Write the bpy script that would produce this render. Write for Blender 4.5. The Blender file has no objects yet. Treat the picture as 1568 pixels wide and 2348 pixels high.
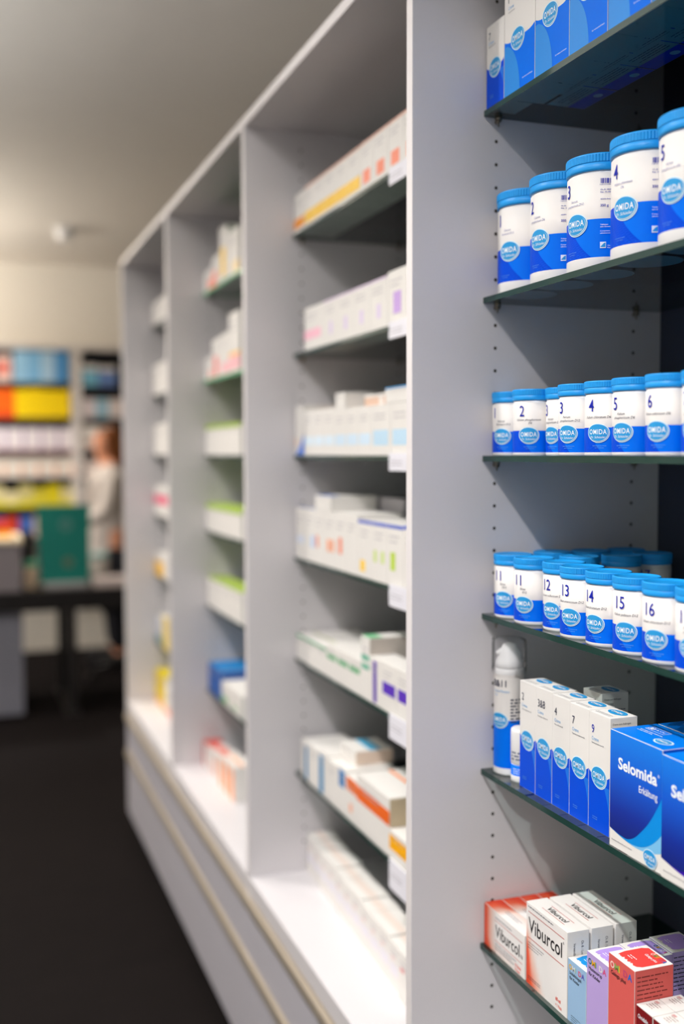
import bpy, bmesh, math, random
from mathutils import Vector, Matrix

# ------------------------------------------------------------------ camera
CAMH = 1.45                      # lens height above the floor
S = bpy.context.scene
cd = bpy.data.cameras.new('camera')
cam = bpy.data.objects.new('camera', cd)
S.collection.objects.link(cam)
YAW, PITCH, ROLL = 0.3463, 0.0548, -0.0025
f_ = Vector((math.sin(YAW)*math.cos(PITCH), math.cos(YAW)*math.cos(PITCH), -math.sin(PITCH)))
r_ = Vector((math.cos(YAW), -math.sin(YAW), 0.0))
u_ = r_.cross(f_)
r2 = r_*math.cos(ROLL) + u_*math.sin(ROLL)
u2 = -r_*math.sin(ROLL) + u_*math.cos(ROLL)
cam.matrix_world = Matrix(((r2.x, u2.x, -f_.x, 0), (r2.y, u2.y, -f_.y, 0), (r2.z, u2.z, -f_.z, CAMH), (0, 0, 0, 1)))
cd.sensor_fit = 'VERTICAL'
cd.sensor_height = 36.0
cd.lens = 37.54
cd.clip_start = 0.05
cd.dof.use_dof = True
cd.dof.focus_distance = 1.29
cd.dof.aperture_fstop = 1.75
S.camera = cam

# ------------------------------------------------------------------ light
S.view_settings.view_transform = 'Standard'
S.view_settings.look = 'None'
S.view_settings.gamma = 1.0
S.view_settings.use_curve_mapping = False
S.view_settings.exposure = 0.27
W = bpy.data.worlds.new('world'); S.world = W
W.use_nodes = True
W.node_tree.nodes['Background'].inputs[0].default_value = (0.9, 0.93, 1.0, 1)
W.node_tree.nodes['Background'].inputs[1].default_value = 0.05
CEIL = CAMH + 1.38
LIGHTS = [  # y, watts, colour : row of recessed downlights 1.05 m in front of the shelving
    (-1.0, 128, (1.0, 0.985, 0.99)), (0.35, 140, (1.0, 0.985, 0.99)), (1.7, 88, (1.0, 0.98, 0.97)),
    (3.05, 102, (1.0, 0.955, 0.91)), (4.4, 112, (1.0, 0.935, 0.87)), (5.75, 120, (1.0, 0.94, 0.88)), (7.0, 150, (1.0, 0.96, 0.92))]
def area_light(name, loc, rot, sx, sy, watts, c):
    ld = bpy.data.lights.new(name, 'AREA'); ld.shape = 'RECTANGLE'; ld.size = sx; ld.size_y = sy; ld.energy = watts; ld.color = c
    lo = bpy.data.objects.new(name, ld); S.collection.objects.link(lo); lo.location = loc; lo.rotation_euler = rot
    return lo
# added fill lights, out of view: one along the left, one behind the camera
area_light('side_fill_light', (-3.15, 2.6, 1.35), (math.radians(90), 0, math.radians(-90)), 7.0, 2.2, 10, (1.0, 0.97, 0.95))
area_light('front_fill_light', (-.6, -2.15, 1.4), (math.radians(90), 0, 0), 3.2, 2.2, 8, (0.72, 0.85, 1.0))
PENDANTS = [(-.26, 6.75, 75, (1.0, 0.90, 0.76))]
FILL_UPLIGHTS = [(-.85, .6, 34, (.93, .97, 1.0)), (-.85, 3.0, 24, (.97, .99, 1.0)), (-.85, 6.7, 48, (1.0, .94, .84))]  # added fill aimed up at the ceiling, out of view

# ------------------------------------------------------------------ materials
_m = {}
def lin(c):
    return tuple(((x/255.0)/12.92 if x/255.0 <= .04045 else ((x/255.0+.055)/1.055)**2.4) for x in c)
def mat(name, rgb, rough=.5, metal=0.0, spec=.3, noise=0.0, nscale=40.0):
    key = name
    if key in _m: return _m[key]
    m = bpy.data.materials.new(name); m.use_nodes = True
    nt = m.node_tree; b = nt.nodes['Principled BSDF']
    c = lin(rgb)
    b.inputs['Base Color'].default_value = (*c, 1)
    b.inputs['Roughness'].default_value = rough
    b.inputs['Metallic'].default_value = metal
    b.inputs['Specular IOR Level'].default_value = spec
    if noise:
        tc = nt.nodes.new('ShaderNodeTexCoord'); n = nt.nodes.new('ShaderNodeTexNoise')
        n.inputs['Scale'].default_value = nscale; n.inputs['Detail'].default_value = 4
        mx = nt.nodes.new('ShaderNodeMix'); mx.data_type = 'RGBA'
        mx.inputs[6].default_value = (*[x*(1-noise) for x in c], 1)
        mx.inputs[7].default_value = (*[min(1, x*(1+noise)) for x in c], 1)
        nt.links.new(tc.outputs['Object'], n.inputs['Vector'])
        nt.links.new(n.outputs['Fac'], mx.inputs[0])
        nt.links.new(mx.outputs[2], b.inputs['Base Color'])
    _m[key] = m
    return m
def col(rgb, rough=.45):
    return mat('print_%02x%02x%02x' % tuple(rgb), rgb, rough)
def glass_mat(name, tint, refl=1.0, haze=0.0, ior=1.5):
    if name in _m: return _m[name]
    m = bpy.data.materials.new(name); m.use_nodes = True
    nt = m.node_tree; nt.nodes.clear()
    o = nt.nodes.new('ShaderNodeOutputMaterial'); mx = nt.nodes.new('ShaderNodeMixShader')
    t = nt.nodes.new('ShaderNodeBsdfTransparent'); g = nt.nodes.new('ShaderNodeBsdfGlossy')
    fr = nt.nodes.new('ShaderNodeFresnel'); fr.inputs[0].default_value = ior
    t.inputs[0].default_value = (*tint, 1); g.inputs['Roughness'].default_value = .02
    g.inputs[0].default_value = (refl, refl, refl, 1)
    nt.links.new(fr.outputs[0], mx.inputs[0]); nt.links.new(t.outputs[0], mx.inputs[1])
    nt.links.new(g.outputs[0], mx.inputs[2]); nt.links.new(mx.outputs[0], o.inputs[0])
    if haze:
        df = nt.nodes.new('ShaderNodeBsdfDiffuse'); df.inputs[0].default_value = (.9, .9, .92, 1); m2 = nt.nodes.new('ShaderNodeMixShader'); m2.inputs[0].default_value = haze
        nt.links.new(mx.outputs[0], m2.inputs[1]); nt.links.new(df.outputs[0], m2.inputs[2]); nt.links.new(m2.outputs[0], o.inputs[0])
    _m[name] = m
    return m
def gradient_mat(name, stops, axis='Y', rough=.45):
    """print gradient along a generated axis (0..1 of the face mesh)"""
    if name in _m: return _m[name]
    m = bpy.data.materials.new(name); m.use_nodes = True
    nt = m.node_tree; b = nt.nodes['Principled BSDF']; b.inputs['Roughness'].default_value = rough
    at = nt.nodes.new('ShaderNodeAttribute'); at.attribute_name = 'g'
    cr = nt.nodes.new('ShaderNodeValToRGB')
    e = cr.color_ramp.elements
    e[0].position = stops[0][0]; e[0].color = (*lin(stops[0][1]), 1)
    e[1].position = stops[-1][0]; e[1].color = (*lin(stops[-1][1]), 1)
    for p, c in stops[1:-1]:
        q = e.new(p); q.color = (*lin(c), 1)
    nt.links.new(at.outputs['Fac'], cr.inputs[0]); nt.links.new(cr.outputs[0], b.inputs['Base Color'])
    _m[name] = m
    return m

BOARD = mat('melamine_board', (210, 206, 208), .42, noise=.02, nscale=300)
BOARDE = mat('melamine_edge', (226, 220, 220), .4)
BACKP = mat('cabinet_back', (58, 64, 80), .5)
GLASS = glass_mat('shelf_glass', (.84, .925, .905))
GEDGE = mat('shelf_glass_edge', (33, 62, 56), .12)
ALU = mat('aluminium', (196, 184, 166), .42, metal=.55)
PINM = mat('pin_metal', (150, 140, 125), .3, metal=.9)
HOLE = mat('drill_hole', (62, 56, 50), .9)
WHITE = mat('white_plastic', (230, 228, 227), .35)
CARD = mat('white_cardboard', (229, 225, 220), .5)
LID = mat('blue_lid', (28, 150, 226), .4)
LBLUE = mat('label_blue', (0, 112, 236), .4, spec=.1)
LDBLUE = mat('label_dark_blue', (0, 74, 214), .4, spec=.1)
LPAPER = mat('label_white', (226, 221, 217), .5)
INK = mat('ink_blue', (16, 34, 168), .5)
INKD = mat('ink_dark', (40, 46, 72), .5)
BADGE = mat('badge_blue', (42, 152, 214), .4)
BADGEL = mat('badge_ring', (214, 234, 244), .4)
TXTW = mat('text_white', (240, 244, 248), .45)
SCRIPT = mat('script_grey_blue', (128, 130, 178), .5)
LTBLUE = mat('text_light_blue', (110, 170, 220), .5)

# ------------------------------------------------------------------ mesh helper
class MB:
    def __init__(s): s.v = []; s.f = []; s.mi = []; s.sm = []; s.mats = []; s.g = {}
    def m(s, mt):
        if mt not in s.mats: s.mats.append(mt)
        return s.mats.index(mt)
    def face(s, idx, mt, smooth=False):
        s.f.append(tuple(idx)); s.mi.append(s.m(mt)); s.sm.append(smooth)
    def poly(s, pts, mt, smooth=False):
        b = len(s.v); s.v += [tuple(p) for p in pts]; s.face(range(b, b+len(pts)), mt, smooth)
        return b
    def box(s, a, b, mt, bev=0.0, fm=None):
        """axis box a..b ; fm maps face keys -x +x -y +y -z +z to materials"""
        (x0, y0, z0), (x1, y1, z1) = a, b
        if bev <= 0:
            P = [(x0,y0,z0),(x1,y0,z0),(x1,y1,z0),(x0,y1,z0),(x0,y0,z1),(x1,y0,z1),(x1,y1,z1),(x0,y1,z1)]
            k = len(s.v); s.v += P
            for key, q in (('-z',(0,3,2,1)),('+z',(4,5,6,7)),('-y',(0,1,5,4)),('+x',(1,2,6,5)),('+y',(2,3,7,6)),('-x',(3,0,4,7))):
                s.face([k+i for i in q], (fm or {}).get(key, mt))
            return
        bm = bmesh.new(); bmesh.ops.create_cube(bm, size=1)
        for v in bm.verts:
            v.co = Vector((x0+(v.co.x+.5)*(x1-x0), y0+(v.co.y+.5)*(y1-y0), z0+(v.co.z+.5)*(z1-z0)))
        bmesh.ops.bevel(bm, geom=list(bm.edges), offset=bev, segments=2, affect='EDGES', profile=.6)
        bm.normal_update()
        k = len(s.v); s.v += [tuple(v.co) for v in bm.verts]; bm.verts.index_update()
        for f in bm.faces:
            n = f.normal; mt2 = mt
            if fm:
                ax = max(range(3), key=lambda i: abs(n[i]))
                if abs(n[ax]) > .99: mt2 = fm.get(('-' if n[ax] < 0 else '+')+'xyz'[ax], mt)
            s.face([k+v.index for v in f.verts], mt2)
        bm.free()
    def lathe(s, prof, n=48, c=(0, 0, 0), cap=True, ribs=None):
        """prof: list of (r, z, material of the band that ends here)"""
        b = len(s.v)
        for i, (r, z, mt) in enumerate(prof):
            for k in range(n):
                a = 2*math.pi*k/n; rr = r
                if ribs and ribs[0] <= i <= ribs[1] and k % 2: rr = r - ribs[2]
                s.v.append((c[0]+rr*math.cos(a), c[1]+rr*math.sin(a), c[2]+z))
        for i in range(1, len(prof)):
            for k in range(n):
                k2 = (k+1) % n
                s.face((b+(i-1)*n+k, b+(i-1)*n+k2, b+i*n+k2, b+i*n+k), prof[i][2], not (ribs and ribs[0] < i <= ribs[1]))
        if cap:
            s.face([b+k for k in range(n)][::-1], prof[0][2] or prof[1][2])
            s.face([b+(len(prof)-1)*n+k for k in range(n)], prof[-1][2])
    def tube(s, pts, r, mt, n=10):
        pts = [Vector(p) for p in pts]; b = len(s.v)
        for i, p in enumerate(pts):
            d = (pts[min(i+1, len(pts)-1)]-pts[max(i-1, 0)]).normalized()
            up = Vector((0, 0, 1)) if abs(d.z) < .9 else Vector((1, 0, 0))
            e1 = d.cross(up).normalized(); e2 = d.cross(e1)
            rr = r[i] if isinstance(r, (list, tuple)) else r
            for k in range(n):
                a = 2*math.pi*k/n
                s.v.append(tuple(p+e1*rr*math.cos(a)+e2*rr*math.sin(a)))
        for i in range(len(pts)-1):
            for k in range(n):
                k2 = (k+1) % n
                s.face((b+i*n+k, b+(i+1)*n+k, b+(i+1)*n+k2, b+i*n+k2), mt, True)
        s.face([b+k for k in range(n)], mt); s.face([b+(len(pts)-1)*n+k for k in range(n)][::-1], mt)
    def build(s, name, parent=None, loc=(0, 0, 0), rotz=0.0):
        me = bpy.data.meshes.new(name); me.from_pydata(s.v, [], s.f)
        for mt in s.mats: me.materials.append(mt)
        me.polygons.foreach_set('material_index', s.mi); me.polygons.foreach_set('use_smooth', s.sm)
        if s.g:
            at = me.attributes.new('g', 'FLOAT', 'POINT')
            for i, g in s.g.items(): at.data[i].value = g
        me.update()
        o = bpy.data.objects.new(name, me); S.collection.objects.link(o)
        o.location = loc; o.rotation_euler = (0, 0, rotz)
        if parent: o.parent = parent
        return o

def tag(o, label=None, cat=None, group=None, kind=None):
    if label: o['label'] = label
    if cat: o['category'] = cat
    if group: o['group'] = group
    if kind: o['kind'] = kind
    return o
def thing(name, label, cat, loc=(0, 0, 0), rotz=0.0, group=None):
    o = bpy.data.objects.new(name, None); S.collection.objects.link(o)
    o.empty_display_size = .05; o.location = loc; o.rotation_euler = (0, 0, rotz)
    return tag(o, label, cat, group)
def dup(root, loc, rotz=0.0, label=None, group=None):
    r = root.copy(); S.collection.objects.link(r); r.location = loc; r.rotation_euler = (0, 0, rotz)
    if label: r['label'] = label
    if group: r['group'] = group
    for ch in list(root.children):
        c = ch.copy(); S.collection.objects.link(c); c.parent = r
        for g in ch.children:
            d = g.copy(); S.collection.objects.link(d); d.parent = c
    return r

# ------------------------------------------------------------------ printed marks
_txt = {}
def text2d(body, bold=0.0):
    key = (body, bold)
    if key in _txt: return _txt[key]
    c = bpy.data.curves.new('t', 'FONT'); c.body = body; c.size = 1.0; c.resolution_u = 3
    c.offset = bold; c.space_character = 1.14 if body == 'OMIDA' else 1.0; c.fill_mode = 'FRONT'; c.dimensions = '2D'
    o = bpy.data.objects.new('t', c); S.collection.objects.link(o)
    dg = bpy.context.evaluated_depsgraph_get(); dg.update()
    me = bpy.data.meshes.new_from_object(o.evaluated_get(dg))
    vs = [(v.co.x, v.co.y) for v in me.vertices]; fs = [tuple(p.vertices) for p in me.polygons]
    bpy.data.objects.remove(o); bpy.data.curves.remove(c); bpy.data.meshes.remove(me)
    _txt[key] = (vs, fs); return _txt[key]
L0 = .00012
class Plane:
    def __init__(s, o, u, v): s.o = Vector(o); s.u = Vector(u); s.v = Vector(v); s.n = s.u.cross(s.v)
    def p(s, a, b, k): return tuple(s.o+s.u*a+s.v*b+s.n*(L0*(k+1)))
class Cyl:
    def __init__(s, R, phi): s.R = R; s.phi = phi
    def p(s, a, b, k):
        t = s.phi+a/s.R; R = s.R+.00018*(k+1)
        return (R*math.cos(t), R*math.sin(t), b)
def text(mb, sf, body, u, v, h, mt, align='L', sx=1.0, bold=0.0, layer=3, shear=0.0, rot=0.0):
    vs, fs = text2d(body, bold)
    if not vs: return
    x0 = min(x for x, y in vs); x1 = max(x for x, y in vs); k = h/.73
    off = {'L': 0, 'C': -(x1-x0)/2, 'R': -(x1-x0)}[align]
    b = len(mb.v); cr, sr = math.cos(rot), math.sin(rot)
    for x, y in vs:
        a = (x-x0+off+shear*y)*k*sx; c = y*k
        mb.v.append(sf.p(u+a*cr-c*sr, v+a*sr+c*cr, layer))
    for f in fs: mb.face([b+i for i in f], mt)
def tw(body, h, sx=1.0, bold=0.0):
    vs, _ = text2d(body, bold); return (max(x for x, y in vs)-min(x for x, y in vs))*h/.73*sx
def rect(mb, sf, u0, v0, u1, v1, mt, layer=1, n=1):
    for i in range(n):
        a = u0+(u1-u0)*i/n; c = u0+(u1-u0)*(i+1)/n
        mb.poly([sf.p(a, v0, layer), sf.p(c, v0, layer), sf.p(c, v1, layer), sf.p(a, v1, layer)], mt)
def strip(mb, sf, us, lo, hi, mt, layer=1):
    """band between two height functions"""
    for a, c in zip(us[:-1], us[1:]):
        mb.poly([sf.p(a, lo(a), layer), sf.p(c, lo(c), layer), sf.p(c, hi(c), layer), sf.p(a, hi(a), layer)], mt)
def lrange(a, b, n): return [a+(b-a)*i/n for i in range(n+1)]
def egg(mb, sf, u, v, a, b, mt, layer, rot=-.18, n=28, rings=3):
    def pt(t, q):
        x = a*math.cos(t)*(1+.06*math.sin(t)); y = b*math.sin(t)*(1+.05*math.cos(t))
        cr, sr = math.cos(rot), math.sin(rot)
        return (u+q*(x*cr-y*sr), v+q*(x*sr+y*cr))
    b0 = len(mb.v); mb.v.append(sf.p(u, v, layer))
    for j in range(1, rings+1):
        for i in range(n):
            x, y = pt(2*math.pi*i/n, j/rings); mb.v.append(sf.p(x, y, layer))
    for i in range(n):
        i2 = (i+1) % n
        mb.face((b0, b0+1+i, b0+1+i2), mt)
        for j in range(1, rings):
            p = b0+1+(j-1)*n; q = p+n
            mb.face((p+i, q+i, q+i2, p+i2), mt)
def badge(mb, sf, u, v, w, layer=3, rot=-.12, ring=BADGEL, fill=BADGE, word=True):
    a = w/2; b = w*.405
    egg(mb, sf, u, v, a, b, ring, layer, rot)
    egg(mb, sf, u, v, a*.925, b*.91, fill, layer+1, rot)
    egg(mb, sf, u+a*.03, v-b*.04, a*.85, b*.83, ring, layer+2, rot)
    egg(mb, sf, u-a*.015, v+b*.015, a*.845, b*.825, fill, layer+3, rot)
    if word:
        h = w*.215; t = tw('OMIDA', h, 1, .014)
        text(mb, sf, 'OMIDA', u, v-h*.22, h, TXTW, 'C', (w*.74)/t, .014, layer+4)
        text(mb, sf, 'Dr. Sch\u00fcssler', u, v-h*1.02, h*.50, TXTW, 'C', .82, 0, layer+4, shear=.2)
def scrib(mb, sf, u, v, w, rows, pitch, h, mt, layer=2, seed=1):
    """fine print too small to read: rows of short strokes"""
    rnd = random.Random(seed)
    for r in range(rows):
        x = 0; W_ = w*(1-.35*rnd.random()) if r else w
        while x < W_:
            l = min(W_-x, pitch*(.6+1.6*rnd.random()))
            rect(mb, sf, u+x, v-r*pitch, u+x+l, v-r*pitch+h, mt, layer); x += l+h*1.1

# ------------------------------------------------------------------ setting
ROOMX0, ROOMX1, ROOMY0, ROOMY1 = -3.2, 2.6, -2.2, 8.12
def structure(name, a, b, mt, label=None):
    mb = MB(); mb.box(a, b, mt); return tag(mb.build(name), label, None, None, 'structure')
def floor_material():
    m = bpy.data.materials.new('dark_tile'); m.use_nodes = True; nt = m.node_tree; b = nt.nodes['Principled BSDF']
    tc = nt.nodes.new('ShaderNodeTexCoord'); br = nt.nodes.new('ShaderNodeTexBrick'); n = nt.nodes.new('ShaderNodeTexNoise')
    br.inputs['Scale'].default_value = 1.0; br.inputs['Brick Width'].default_value = .6; br.inputs['Row Height'].default_value = .6
    br.inputs['Mortar Size'].default_value = .003; br.offset = 0
    br.inputs['Color1'].default_value = (.0060, .0044, .0043, 1); br.inputs['Color2'].default_value = (.0070, .0052, .0050, 1)
    br.inputs['Mortar'].default_value = (.004, .0033, .0033, 1)
    n.inputs['Scale'].default_value = 9; n.inputs['Detail'].default_value = 6
    mx = nt.nodes.new('ShaderNodeMix'); mx.data_type = 'RGBA'; mx.blend_type = 'MULTIPLY'; mx.inputs[0].default_value = .6
    cr = nt.nodes.new('ShaderNodeValToRGB'); cr.color_ramp.elements[0].color = (.6, .6, .6, 1); cr.color_ramp.elements[1].color = (1.3, 1.3, 1.3, 1)
    nt.links.new(tc.outputs['Object'], br.inputs['Vector']); nt.links.new(tc.outputs['Object'], n.inputs['Vector'])
    nt.links.new(n.outputs['Fac'], cr.inputs[0]); nt.links.new(br.outputs['Color'], mx.inputs[6]); nt.links.new(cr.outputs[0], mx.inputs[7])
    nt.links.new(mx.outputs[2], b.inputs['Base Color']); b.inputs['Roughness'].default_value = .8; b.inputs['Specular IOR Level'].default_value = .06
    return m
CEILM = mat('ceiling_paint', (222, 216, 208), .85, noise=.03, nscale=6)
WALLM = mat('wall_paint', (236, 230, 220), .8)
structure('floor', (ROOMX0, ROOMY0, -.1), (ROOMX1, ROOMY1, 0), floor_material(), 'dark brown tiled shop floor')
structure('ceiling', (ROOMX0, ROOMY0, CEIL), (ROOMX1, ROOMY1, CEIL+.1), CEILM, 'plain warm grey ceiling')
structure('wall_back', (ROOMX0, ROOMY1, 0), (ROOMX1, ROOMY1+.1, CEIL), WALLM, 'cream wall at the far end of the shop')
structure('wall_front', (ROOMX0, ROOMY0-.1, 0), (ROOMX1, ROOMY0, CEIL), WALLM)
structure('wall_left', (ROOMX0-.1, ROOMY0, 0), (ROOMX0, ROOMY1, CEIL), WALLM)
structure('wall_right', (ROOMX1, ROOMY0, 0), (ROOMX1+.1, ROOMY1, CEIL), WALLM)

# ------------------------------------------------------------------ shelving units
XF, XB = .5944, 1.0015            # front and back of the carcass
XS = .7028                        # front edge of the glass shelves
Y1 = 1.361
ZS = [CAMH+z for z in (.4762, .2182, -.0039, -.2290, -.4545, -.7118)]
ZB = CAMH-.942                    # top of the base board
ZT = CAMH+.700                    # underside of the top board
PT = .020
def unit(i, y0, y1, label, nearside=False):
    """bay between y0 and y1; the far side panel stands at y1..y1+PT"""
    t = thing('shelving_unit', label, 'shelf unit', (XF, y0, 0), 0, 'white shelving units along the wall')
    bx, by = XF, y0
    def add(name, a, b, mt=BOARD, bev=.0008, fm=None, parent=None, lab=None):
        mb = MB(); mb.box((a[0]-bx, a[1]-by, a[2]), (b[0]-bx, b[1]-by, b[2]), mt, bev, fm)
        o = mb.build(name, parent or t)
        if lab: o['label'] = lab
        return o
    # side panel with drilled rows
    def panel(ya):
        mb = MB(); mb.box((0, ya-by, .09), (XB-bx, ya+PT-by, ZT+PT), BOARD, .0008, {'-x': BOARDE})
        if ya > y0:
            for X in (.7227, .9532):
                for k in range(-7, 42):
                    z = CAMH+.43649-.032*k
                    P = []
                    for q in range(10):
                        a = 2*math.pi*q/10; P.append((X-bx+.0026*math.cos(a), ya-by-.00015, z+.0026*math.sin(a)))
                    mb.poly(P, HOLE)
        mb.build('side_panel', t)
    panel(y1)
    if nearside: panel(y0-PT)
    add('top_panel', (XF, y0, ZT), (XB, y1, ZT+PT), BOARD, fm={'-x': BOARDE})
    add('base_board', (XF, y0, ZB-.040), (XB, y1, ZB), BOARD, fm={'-x': BOARD})
    add('back_panel', (XB, y0-(PT if nearside else 0), .09), (XB+.012, y1+PT, ZT+PT), BACKP)
    add('plinth', (XF+.05, y0, 0), (XF+.068, y1+PT, .082), mat('plinth_dark', (40, 36, 36), .5), lab='dark recessed plinth')
    # drawers
    for (za, zb, nm) in ((CAMH-1.122, CAMH-1.026, 'drawer'), (CAMH-1.368, CAMH-1.163, 'drawer')):
        d = add(nm, (XF-.001, y0-PT/2+.0015, za), (XF+.018, y1+PT/2-.0015, zb), mat('drawer_front', (186, 183, 190), .38), .001)
        mb = MB()
        lo_, hi_ = (.014, .038) if zb > CAMH-1.1 else (.009, .036)
        pr = [(-.006, lo_), (-.008, lo_+.003), (-.008, hi_-.003), (-.006, hi_), (.016, hi_), (.016, .0005), (.012, .0005), (.012, lo_)]
        ya, yb = y0-PT/2+.0015-by, y1+PT/2-.0015-by
        for e in range(len(pr)):
            (xa, a), (xb_, b) = pr[e], pr[(e+1) % len(pr)]
            mb.poly([(xa, ya, zb+a), (xa, yb, zb+a), (xb_, yb, zb+b), (xb_, ya, zb+b)], ALU)
        mb.poly([(x, ya, zb+z) for x, z in pr], ALU); mb.poly([(x, yb, zb+z) for x, z in pr[::-1]], ALU)
        h = mb.build('rail_handle', d); h['label'] = 'aluminium rail handle'
    add('drawer_gap_shade', (XF+.022, y0, .085), (XF+.03, y1, ZB-.041), mat('gap_shade', (30, 30, 34), .7), 0, lab='dark sheet standing in for shade behind the drawers')  # thin dark sheet paints the shade seen through the drawer gaps
    # shelves and pins
    pm = MB()
    pm.lathe([(.0025, 0, PINM), (.0025, .010, PINM)], 10)
    for z in ZS:
        ge = mat('lit_green_glass_edge', (84, 176, 124), .2) if i == 2 and z > ZS[2] else GEDGE  # brighter green paints lit edges on the third unit's upper shelves
        mb = MB()
        mb.box((XS-bx, .0015, z-.008), (XB-.006-bx, y1-by-.0015, z), GLASS, 0, {'-x': ge, '+x': ge, '-y': ge, '+y': ge})
        mb.build('glass_shelf', t)
        for X in (.7227, .9532):
            for ya, sg in ((y1, -1), (y0, 1)):
                mb = MB(); c = (X-bx, ya-by, z-.0135)
                mb.tube([(c[0], c[1], c[2]), (c[0], c[1]+sg*.011, c[2])], .0027, PINM, 10)
                mb.lathe([(.0045, 0, PINM), (.0045, .004, PINM)], 12, (c[0], c[1]+sg*.007, c[2]+.0014))
                mb.lathe([(.0012, 0, PINM), (.0012, .006, PINM)], 8, (c[0], c[1]+sg*.007, c[2]-.0075))
                mb.build('shelf_pin', t)
    return t
ulab = ['nearest white shelving unit, with blue and white jars on its glass shelves',
        'white shelving unit just beyond the big near divider, holding rows of white cartons',
        'white shelving unit third from the camera, with green topped cartons',
        'farthest and narrowest looking white shelving unit at the end of the run']
for i in range(4):
    y0 = Y1+.9*(i-1)+PT; y1 = Y1+.9*i
    unit(i, y0, y1, ulab[i], i == 0)

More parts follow.
